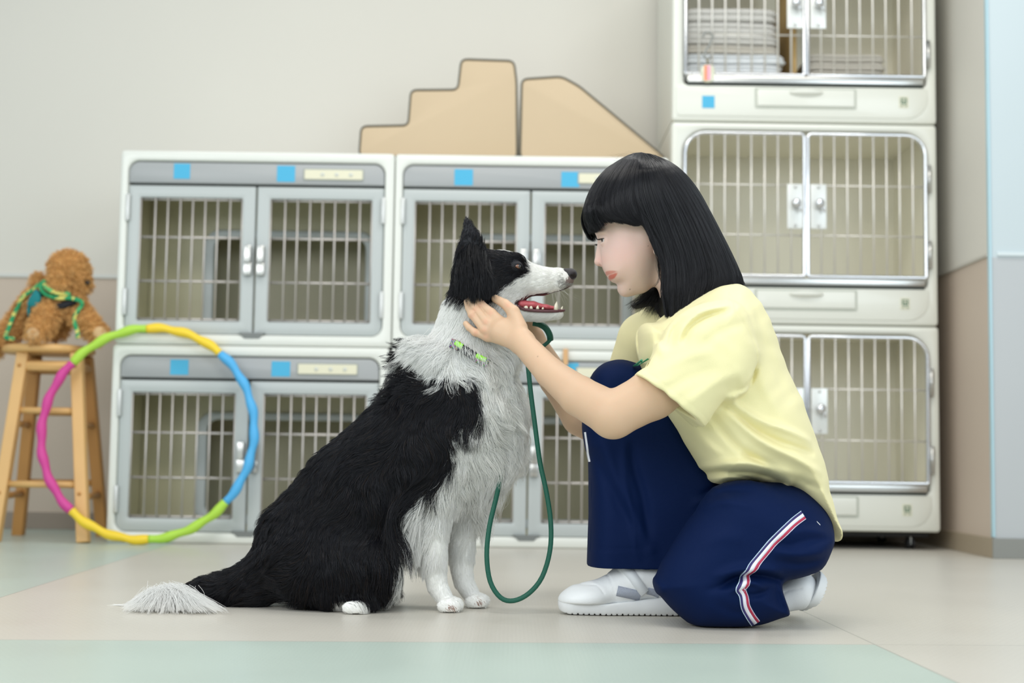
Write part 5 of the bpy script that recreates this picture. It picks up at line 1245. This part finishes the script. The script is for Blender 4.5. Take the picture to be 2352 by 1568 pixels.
# ---------------------------------------------------------------- t-shirt
TORSO = [(1504, 742), (1520, 727), (1560, 700), (1610, 668), (1650, 655), (1690, 656), (1726, 684), (1762, 742), (1800, 850), (1834, 922), (1861, 998), (1884, 1060), (1897, 1130), (1910, 1180), (1923, 1215), (1913, 1243), (1880, 1208), (1840, 1170), (1790, 1130), (1725, 1108), (1650, 1112), (1622, 1092), (1596, 1056), (1560, 995), (1525, 935), (1492, 880), (1470, 830), (1462, 775), (1474, 745)]
def hemcut(P):
    a = U(1460, 861, 2.38); b = U(1613, 977, 2.38); e = (b-a); n_ = Vector((e.z, 0, -e.x)).normalized()    # points down-left
    if n_.z > 0: n_ = -n_
    return ((P[:, 0]-a.x)*n_.x+(P[:, 2]-a.z)*n_.z)
def shirt_sdf(P):
    d = pillow(P, TORSO, 2.55, .158, .085, 3, 2.2)
    sl = pchain(P, [(1668, 770, 2.425, 84), (1610, 815, 2.40, 88), (1555, 880, 2.385, 92), (1500, 955, 2.37, 95)], .80, .02)
    # seen from the side the sleeve is a broad flat tube
    sp_ = pillow(P, [(1560, 722), (1640, 690), (1700, 700), (1738, 790), (1735, 850), (1712, 900), (1672, 915), (1615, 978), (1585, 1000), (1430, 880), (1460, 860), (1512, 798)], 2.392, .072, .060, 3, 2.1)
    sl = smax(smin(sl, sp_, .02), pillow(P, [(1545, 730), (1640, 680), (1715, 690), (1750, 790), (1742, 860), (1714, 905), (1676, 914), (1640, 950), (1604, 1000), (1400, 900), (1452, 868), (1512, 798)], 2.39, .2, .01, 3), .006)
    hc2 = hemcut(P); sl = smax(sl, hc2, .002)
    inner = pchain(P, [(1640, 790, 2.41, 70), (1555, 880, 2.385, 80), (1480, 980, 2.37, 86)], .72)
    sl = smax(sl, -np.maximum(inner, -hc2-.06), .003)
    d = smin(d, sl, .014)
    fs_ = pchain(P, [(1540, 745, 2.66, 66), (1478, 775, 2.705, 56), (1448, 850, 2.725, 52)], .85, .01)
    d = smin(d, fs_, .02)
    d = smax(d, -pchain(P, [(1545, 650, HY_, 46), (1556, 735, HY_-.005, 50)], 1.0), .004)     # neck hole
    near = P[:, 1] < 2.56
    dn = d.copy()
    for pix, amp, wd in SHIRT_FOLDS: dn = fold(P, dn, pix, amp*(1.7 if wd > 3 else 1), wd)
    dn = dn+.0011*np.sin(P[:, 0]*70+3*np.sin(P[:, 2]*40))*np.sin(P[:, 2]*58+2*np.sin(P[:, 0]*35))
    # hem stitch
    g = np.exp(-((hc2+.0105)/.0011)**2)*(P[:, 1] < 2.5); dn = dn+g*.0009*(hc2 < .01)*(P[:, 0] < U(1640, 900, 2.4).x)
    return np.where(near, dn, d+.0008*np.sin(P[:, 2]*60))
SHIRT_FOLDS = [
 ([(1668, 915), (1740, 965), (1810, 990), (1862, 1012)], 9, 9), ([(1662, 930), (1730, 985), (1800, 1018), (1868, 1040)], -8, 8), ([(1672, 945), (1740, 1010), (1820, 1050), (1885, 1085)], 8, 9),
 ([(1640, 960), (1700, 1030), (1790, 1080), (1888, 1120)], -7, 9), ([(1600, 985), (1660, 1050), (1740, 1075), (1830, 1092)], 6, 12), ([(1640, 1088), (1730, 1082), (1800, 1098), (1840, 1128)], -8, 8), ([(1640, 1070), (1720, 1062), (1790, 1078), (1850, 1108)], 7, 9),
 ([(1780, 1085), (1820, 1105), (1822, 1122), (1795, 1124)], 6, 8), ([(1840, 1110), (1880, 1160), (1915, 1200)], -4, 9), ([(1690, 905), (1715, 880), (1738, 845)], -7, 7), ([(1672, 916), (1700, 900), (1722, 862)], 7, 8),
 ([(1560, 792), (1575, 760), (1610, 735), (1660, 722)], -7, 7), ([(1545, 790), (1560, 752), (1600, 724), (1655, 712)], 7, 8), ([(1530, 800), (1545, 760), (1580, 730)], -6, 7), ([(1600, 800), (1640, 770), (1690, 750)], -3, 12),
 ([(1520, 900), (1580, 870), (1640, 850)], -2.5, 14), ([(1560, 930), (1620, 890), (1680, 862)], 3, 12), ([(1500, 860), (1560, 830), (1620, 815)], 2.5, 12), ([(1480, 745), (1476, 800), (1480, 850)], -5, 8), ([(1500, 750), (1505, 790), (1512, 820)], 5, 9),
 ([(1678, 660), (1677, 720)], -2.2, 2.6), ([(1674, 722), (1700, 755), (1722, 800), (1732, 850), (1722, 890), (1704, 922)], -2.6, 2.4), ([(1760, 780), (1790, 860), (1820, 930)], -2.5, 14), ([(1740, 800), (1750, 880), (1790, 950)], 3, 14), ([(1590, 985), (1640, 1040), (1700, 1060)], -3, 9),
 ([(1640, 1098), (1700, 1092), (1770, 1112), (1840, 1158), (1905, 1222)], -2.0, 2.4)]
lo = UN([(1395, 1255, 2.55)])[0]; hi = UN([(1935, 640, 2.55)])[0]
V, F = surface(shirt_sdf, (lo[0], 2.295, lo[2]), (hi[0], 2.80, hi[2]), .0024, 4)
V = relax(V, F, 1, .4)
cotton = mat('cotton_yellow', (245, 236, 184), .85, sheen=.1, bump=.35, bscale=1400, var=.015, vscale=20)
tee = mesh_np('t_shirt', V-POFF, F, cotton, per)
# neck rib
ring_ = [U(x, y, yy) for x, y, yy in spline([(1516, 742, HY_), (1522, 738, HY_-.045), (1556, 716, HY_-.066), (1600, 690, HY_-.060), (1636, 668, HY_-.03), (1645, 662, HY_), (1636, 668, HY_+.03), (1600, 690, HY_+.060), (1556, 716, HY_+.066), (1522, 738, HY_+.045)], 4)]
MB().tube([p-Vector(POFF) for p in ring_], .0075, 10, closed=True, flat=1.0).build('collar', cotton, tee, True)
def ribbon(name, f, pix, offs, wd, m, parent, off=.0006, y0=2.2, y1=2.6, th=.0008, org=None, nseg=5, nw=3, Yp=2.42):
    "a thin band laid on the solid f, following the traced line, offs..offs+wd px to its right"
    q = np.array(spline(pix, nseg, False)); T = np.gradient(q, axis=0); T /= np.linalg.norm(T, axis=1, keepdims=True); Nn = np.stack([-T[:, 1], T[:, 0]], 1)
    rows = []
    for a in np.linspace(offs, offs+wd, nw):
        W = UN(np.concatenate([q+Nn*a, np.full((len(q), 1), Yp)], 1)); y, b = hitY(f, W[:, 0], W[:, 2], y0, y1); rows.append(np.stack([W[:, 0], y, W[:, 2]], 1))
    R_ = np.stack(rows, 1); n, w_ = R_.shape[:2]; g = grad(f, R_.reshape(-1, 3).astype(f32)).reshape(n, w_, 3)
    top = R_+g*(off+th); bot = R_-g*.0015; V_ = np.concatenate([top.reshape(-1, 3), bot.reshape(-1, 3)])-(POFF if org is None else org); o = n*w_; F_ = []
    for i in range(n-1):
        for j in range(w_-1): a = i*w_+j; F_.append((a, a+1, a+w_+1, a+w_)); F_.append((o+a, o+a+w_, o+a+w_+1, o+a+1))
        for j in (0, w_-1): a = i*w_+j; F_.append((a, a+w_, o+a+w_, o+a) if j == 0 else (a+w_, a, o+a, o+a+w_))
    return mesh_np(name, V_, np.array(F_), m, parent)
ribbon('chest_print', shirt_sdf, [(1464, 837), (1467, 832), (1473, 830), (1481, 829)], -1, 2.4, mat('print_green', (60, 160, 120), .6), tee, y0=2.28, y1=2.62, Yp=2.46)

# ---------------------------------------------------------------- trousers
FARLEG = [(1350, 884), (1362, 856), (1385, 835), (1418, 826), (1450, 831), (1478, 846), (1530, 900), (1590, 1010), (1660, 1110), (1720, 1200), (1650, 1290), (1560, 1340), (1505, 1350), (1430, 1352), (1354, 1350), (1352, 1180), (1351, 1060), (1344, 1030), (1337, 985), (1340, 930)]
NEARLEG = [(1640, 1118), (1720, 1102), (1800, 1130), (1860, 1180), (1908, 1228), (1905, 1268), (1882, 1308), (1835, 1326), (1800, 1334), (1791, 1352), (1799, 1380), (1810, 1408), (1788, 1419), (1742, 1434), (1690, 1442), (1630, 1443), (1592, 1437), (1548, 1404), (1520, 1374), (1503, 1349), (1506, 1325), (1528, 1276), (1562, 1222), (1600, 1170)]
def pants_sdf(P):
    a = pillow(P, FARLEG, 2.635, .082, .042, 3, 2.3)
    a = smax(a, U(1430, 1302, 2.6).z-P[:, 2], .0008)
    b = pillow(P, NEARLEG, 2.455, .092, .075, 3, 2.2)
    hp = pellip(P, 1800, 1195, 2.55, 108, 185, 92, 35)
    d = smin(smin(b, hp, .03), a, .006)
    d = smax(d, .0015-P[:, 2], .004)
    dn = d.copy()
    for pix, amp, wd in PANT_FOLDS: dn = fold(P, dn, pix, amp*(1.5 if wd > 3 else 1), wd)
    dn = dn+.0009*np.sin(P[:, 0]*45+2*np.sin(P[:, 2]*30))*np.sin(P[:, 2]*38)
    return np.where(P[:, 1] < 2.60, dn, d)
PANT_FOLDS = [
 ([(1788, 1330), (1740, 1318), (1690, 1322), (1655, 1340)], -16, 9), ([(1780, 1310), (1730, 1302), (1680, 1306), (1640, 1318)], 9, 10), ([(1745, 1345), (1715, 1332), (1690, 1340), (1675, 1352)], 8, 7), ([(1760, 1352), (1730, 1362), (1700, 1360)], -6, 7),
 ([(1760, 1240), (1800, 1250), (1850, 1240), (1900, 1240)], -5, 10), ([(1770, 1262), (1830, 1270), (1890, 1262)], 5, 10), ([(1775, 1285), (1830, 1292), (1880, 1285)], -5, 9), ([(1790, 1225), (1840, 1215), (1890, 1222)], 4, 9),
 ([(1640, 1145), (1670, 1130), (1720, 1128)], -5, 9), ([(1620, 1165), (1660, 1150), (1720, 1160)], 4, 10), ([(1790, 1345), (1800, 1375), (1812, 1405)], 7, 7), ([(1505, 1330), (1520, 1355), (1515, 1372)], 3, 8),
 ([(1470, 1020), (1478, 1080), (1500, 1160), (1510, 1260)], -7, 12), ([(1450, 1020), (1452, 1100), (1470, 1200), (1484, 1296)], 3, 9), ([(1400, 1020), (1440, 1120), (1500, 1240), (1520, 1290)], 5, 14), ([(1385, 1040), (1420, 1130), (1470, 1220)], -5, 14),
 ([(1483, 1215), (1484, 1296)], -1.6, 2.0), ([(1353, 1272), (1420, 1272), (1505, 1270)], -1.4, 1.8), ([(1353, 1278), (1420, 1278), (1505, 1276)], -1.4, 1.6), ([(1640, 1380), (1680, 1400), (1720, 1400)], -3, 12), ([(1600, 1250), (1650, 1230), (1700, 1235)], 3, 16), ([(1620, 1350), (1650, 1342), (1680, 1330)], -4, 8)]
lo = UN([(1320, 1452, 2.5)])[0]; hi = UN([(1930, 815, 2.5)])[0]
V, F = surface(pants_sdf, (lo[0]-.01, 2.33, -.003), (hi[0]+.01, 2.78, hi[2]), .0026, 4)
V = relax(V, F, 1, .4)
navy = mat('navy_jersey', (3, 25, 66), .7, sheen=0, bump=.2, bscale=1500, spec=.12)
pants = mesh_np('trousers', V-POFF, F, navy, per)
STR = [(1832, 1173), (1800, 1192), (1760, 1228), (1722, 1272), (1697, 1304), (1689, 1326), (1677, 1346), (1686, 1362), (1692, 1388), (1708, 1415), (1724, 1434)]
for nm, o_, w_, c_ in (('pale_stripe', 0, 1.6, (196, 220, 236)), ('violet_stripe', 1.6, 5.0, (50, 42, 106)), ('white_stripe', 6.6, 7.5, (232, 234, 244)), ('red_stripe', 14.1, 5.5, (178, 44, 76)), ('pale_stripe', 19.6, 1.4, (214, 214, 232))):
    ribbon(nm, pants_sdf, STR, -(o_+w_)+1, w_, mat('stripe_'+nm+str(int(o_)), c_, .6), pants)
ribbon('white_stripe', pants_sdf, [(1345, 992), (1350, 1026), (1356, 1060)], 0, 2.2, MATS['stripe_white_stripe6'], pants, y0=2.4, y1=2.66, Yp=2.60)
tg2 = MB().add([tuple(U(x, y, 2.40)-Vector(POFF)) for x, y in ((1876, 1196), (1884, 1204), (1886, 1217), (1881, 1211))]+[tuple(U(x, y, 2.402)-Vector(POFF)) for x, y in ((1876, 1196), (1884, 1204), (1886, 1217), (1881, 1211))], [(0, 1, 2, 3), (7, 6, 5, 4), (0, 4, 5, 1), (1, 5, 6, 2), (2, 6, 7, 3), (3, 7, 4, 0)]).build('white_tag', mat('tag_white', (236, 236, 236), .6), pants)

# ---------------------------------------------------------------- shoes and sock
leather = mat('shoe_leather', (240, 243, 245), .42, bump=.15, bscale=500); rubberw = mat('shoe_sole', (236, 239, 241), .5); mesh_m = mat('shoe_mesh', (190, 198, 216), .7, bump=1.0, bscale=900)
SHY = 2.600
def shoe_up(P):
    d = pellip(P, 1348, 1372, SHY, 66, 56, 32, -6)
    d = smin(d, pchain(P, [(1330, 1372, SHY, 26), (1380, 1362, SHY, 33), (1420, 1350, SHY, 40), (1470, 1330, SHY, 46), (1555, 1340, SHY, 40)], 1.02), .012)
    d = smin(d, pchain(P, [(1440, 1345, SHY, 36), (1446, 1302, SHY, 27)], .95), .02)
    d = smax(d, P[:, 2]-U(1450, 1300, SHY).z, .004)
    d = smax(d, .021-P[:, 2], .003)
    d = smax(d, -pchain(P, [(1478, 1310, SHY, 26), (1500, 1290, SHY, 26)], .9), .003)
    for pl, am, wd in (([(1300, 1362), (1340, 1364), (1385, 1366), (1402, 1385)], -1.6, 1.8), ([(1392, 1325), (1415, 1345), (1430, 1380)], -1.8, 1.8), ([(1415, 1312), (1440, 1330), (1455, 1345)], -1.6, 1.6)):
        d = fold(P, d, pl, am, wd, taper=False)
    return d
def sole_(P):
    zt_ = U(1400, 1378, SHY).z
    d = pchain(P, [(1318, 1384, SHY, 36), (1390, 1388, SHY, 38), (1470, 1388, SHY, 33), (1555, 1386, SHY, 34)], 1.08)
    xr = (P[:, 0]-U(1395, 1380, SHY).x); top = P[:, 2]-(.0215+.012*np.clip(xr/.10, 0, 1)+.012*np.clip(-xr/.09, 0, 1)**1.5)
    d = smax(d, top, .003); d = smax(d, -P[:, 2]+.0008+.012*np.clip((U(1320, 1380, SHY).x-P[:, 0])/.04, 0, 1)**2, .002)
    tr = (np.abs(((P[:, 0]*1000) % 10)-5)-1.0)*.001
    return smax(d, -np.maximum(tr, P[:, 2]-.004), .0005)
sh = empty('shoe', tuple(Vector(U(1430, 1410, SHY))-Vector(POFF)), 0); sh.parent = per; sh.location.z = 0
SO = POFF+np.array([sh.location.x, sh.location.y, 0])
lo = UN([(1268, 1425, SHY)])[0]; hi = UN([(1610, 1285, SHY)])[0]
V, F = surface(shoe_up, (lo[0], SHY-.06, 0), (hi[0], SHY+.06, hi[2]), .002); mesh_np('upper', V-SO, F, leather, sh)
V, F = surface(sole_, (lo[0], SHY-.06, -.004), (hi[0], SHY+.06, .06), .0016); mesh_np('sole', V-SO, F, rubberw, sh)
ribbon('strap', shoe_up, [(1434, 1302), (1452, 1322), (1468, 1344), (1482, 1362)], -11, 22, mat('strap_leather', (226, 231, 236), .45), sh, off=.0016, y0=2.5, y1=2.62, Yp=2.555, th=.0016, org=SO)
ribbon('mesh_panel', shoe_up, [(1421, 1348), (1448, 1354), (1476, 1361)], -2, 24, mesh_m, sh, off=.0002, y0=2.5, y1=2.62, Yp=2.555, th=.0004, org=SO)
ribbon('mesh_panel', shoe_up, [(1490, 1352), (1505, 1356), (1520, 1362)], -2, 16, mesh_m, sh, off=.0002, y0=2.5, y1=2.62, Yp=2.555, th=.0004, org=SO)
MB().tube([U(1488, 1345, SHY)-Vector(POFF), U(1488, 1300, SHY)-Vector(POFF), U(1486, 1270, SHY)-Vector(POFF)], [.030, .028, .030], 20).build('sock', mat('sock_yellow', (214, 212, 140), .9, bump=.6, bscale=500), per, True)
RY = 2.50
def rear_up(P):
    d = pchain(P, [(1800, 1372, RY, 34), (1838, 1356, RY, 40)], 1.0); d = smin(d, pchain(P, [(1838, 1356, RY, 38), (1842, 1376, RY+.10, 34)], 1.0), .01)
    a = U(1868, 1350, RY); d = smax(d, ((P[:, 0]-a.x)*.93-(P[:, 2]-a.z)*.37), .004)
    for pl, am, wd in (([(1800, 1345), (1825, 1340), (1850, 1322)], -2, 2), ([(1815, 1400), (1822, 1370), (1860, 1360)], -2, 2)): d = fold(P, d, pl, am, wd, taper=False)
    return smax(d, .0015-P[:, 2], .003)
def rear_sole(P):
    d = pchain(P, [(1858, 1348, RY, 42)], 1.0); d = smin(d, pchain(P, [(1858, 1348, RY, 41), (1860, 1374, RY+.10, 36)], 1.0), .01)
    a = U(1866, 1350, RY); q = ((P[:, 0]-a.x)*.93-(P[:, 2]-a.z)*.37); d = smax(d, -q+.0, .002); d = smax(d, q-.019, .003)
    tr = (np.abs(((P[:, 2]*1000) % 6)-3)-.8)*.001
    d = smax(d, -np.maximum(tr, .016-q), .0005)
    return smax(d, .001-P[:, 2], .002)
s2 = empty('shoe', tuple(Vector(U(1840, 1400, RY))-Vector(POFF)), 0); s2.parent = per; s2.location.z = 0; SO2 = POFF+np.array([s2.location.x, s2.location.y, 0])
lo = UN([(1770, 1430, RY)])[0]; hi = UN([(1915, 1295, RY)])[0]
V, F = surface(rear_up, (lo[0], RY-.05, -.002), (hi[0], RY+.15, hi[2]+.01), .002); mesh_np('upper', V-SO2, F, leather, s2)
V, F = surface(rear_sole, (lo[0], RY-.05, -.002), (hi[0]+.01, RY+.15, hi[2]+.01), .0016); mesh_np('sole', V-SO2, F, rubberw, s2)

# ---------------------------------------------------------------- leash and collar
lg = mat('leash_green', (0, 84, 66), .5, bump=.4, bscale=700)
LE = [(1213, 842, 2.60), (1219, 900, 2.598), (1228, 970, 2.596), (1240, 1060, 2.594), (1255, 1130, 2.592), (1265, 1200, 2.59), (1263, 1265, 2.588), (1245, 1325, 2.586), (1215, 1362, 2.585), (1180, 1379, 2.585), (1150, 1372, 2.585), (1126, 1335, 2.588), (1118, 1275, 2.592), (1124, 1210, 2.60), (1138, 1150, 2.61), (1147, 1110, 2.612), (1154, 1075, 2.618)]
up_ = [(1252, 752, 2.70), (1262, 770, 2.70), (1262, 782, 2.705), (1240, 800, 2.70), (1218, 812, 2.66), (1212, 828, 2.62)]
loop_ = [(1224, 741, 2.703), (1236, 744, 2.702), (1250, 751, 2.70)]
path = [U(*p) for p in spline(loop_+up_[1:]+LE, 4, False)]
e = empty('leash', (U(1180, 1383, 2.585).x, 2.585, 0), 0, 'dark green leash hanging in a U between the dog and the woman', 'leash')
off_ = Vector((e.location.x, 2.585, 0))
MB().tube([p-off_ for p in path], .0046, 12, flat=.8).build('rope', lg, e, True)
MB().tube([U(*p)-off_ for p in spline([(1224, 741, 2.703), (1238, 744, 2.702), (1253, 753, 2.70), (1262, 768, 2.702), (1264, 780, 2.708)], 4, False)], .0062, 12).build('handle_loop', lg, e, True)
def coat_(P): return dog_sdf(P)-.0155
bl = mat('band_black', (28, 32, 38), .7, bump=.6, bscale=600); lime = mat('band_lime', (150, 228, 60), .5)
def multi():
    m = bpy.data.materials.new('band_multicolour'); m.use_nodes = True; nt = m.node_tree; b = nt.nodes['Principled BSDF']; v_ = nt.nodes.new('ShaderNodeTexVoronoi'); v_.inputs['Scale'].default_value = 420
    tc_ = nt.nodes.new('ShaderNodeTexCoord'); nt.links.new(tc_.outputs['Object'], v_.inputs['Vector']); hs = nt.nodes.new('ShaderNodeHueSaturation'); hs.inputs['Saturation'].default_value = .9; hs.inputs['Value'].default_value = .34
    nt.links.new(v_.outputs['Color'], hs.inputs['Color']); nt.links.new(hs.outputs[0], b.inputs['Base Color']); b.inputs['Roughness'].default_value = .6; return m
mc = multi()
col_e = empty('collar', (0, 0, 0)); col_e.parent = dog; CO = DOFF
ribbon('band', coat_, [(1034, 787), (1050, 793), (1070, 806), (1092, 820), (1108, 828), (1120, 836)], -10, 19, bl, col_e, y0=2.4, y1=2.66, Yp=2.572, off=.0, th=.0016, org=CO)
ribbon('pattern_band', coat_, [(1035, 788), (1046, 791), (1055, 797)], -11, 21, mc, col_e, y0=2.4, y1=2.66, Yp=2.572, off=.0008, th=.0018, org=CO)
ribbon('pattern_band', coat_, [(1093, 822), (1107, 829), (1119, 835)], -10, 19, mc, col_e, y0=2.4, y1=2.66, Yp=2.572, off=.0008, th=.0018, org=CO)
ribbon('lime_bow', coat_, [(1046, 787), (1054, 793), (1062, 797)], -6, 11, lime, col_e, y0=2.4, y1=2.66, Yp=2.572, off=.002, th=.0026, org=CO)
ribbon('lime_bow', coat_, [(1092, 817), (1103, 823), (1114, 828)], -6, 10, lime, col_e, y0=2.4, y1=2.66, Yp=2.572, off=.002, th=.0026, org=CO)
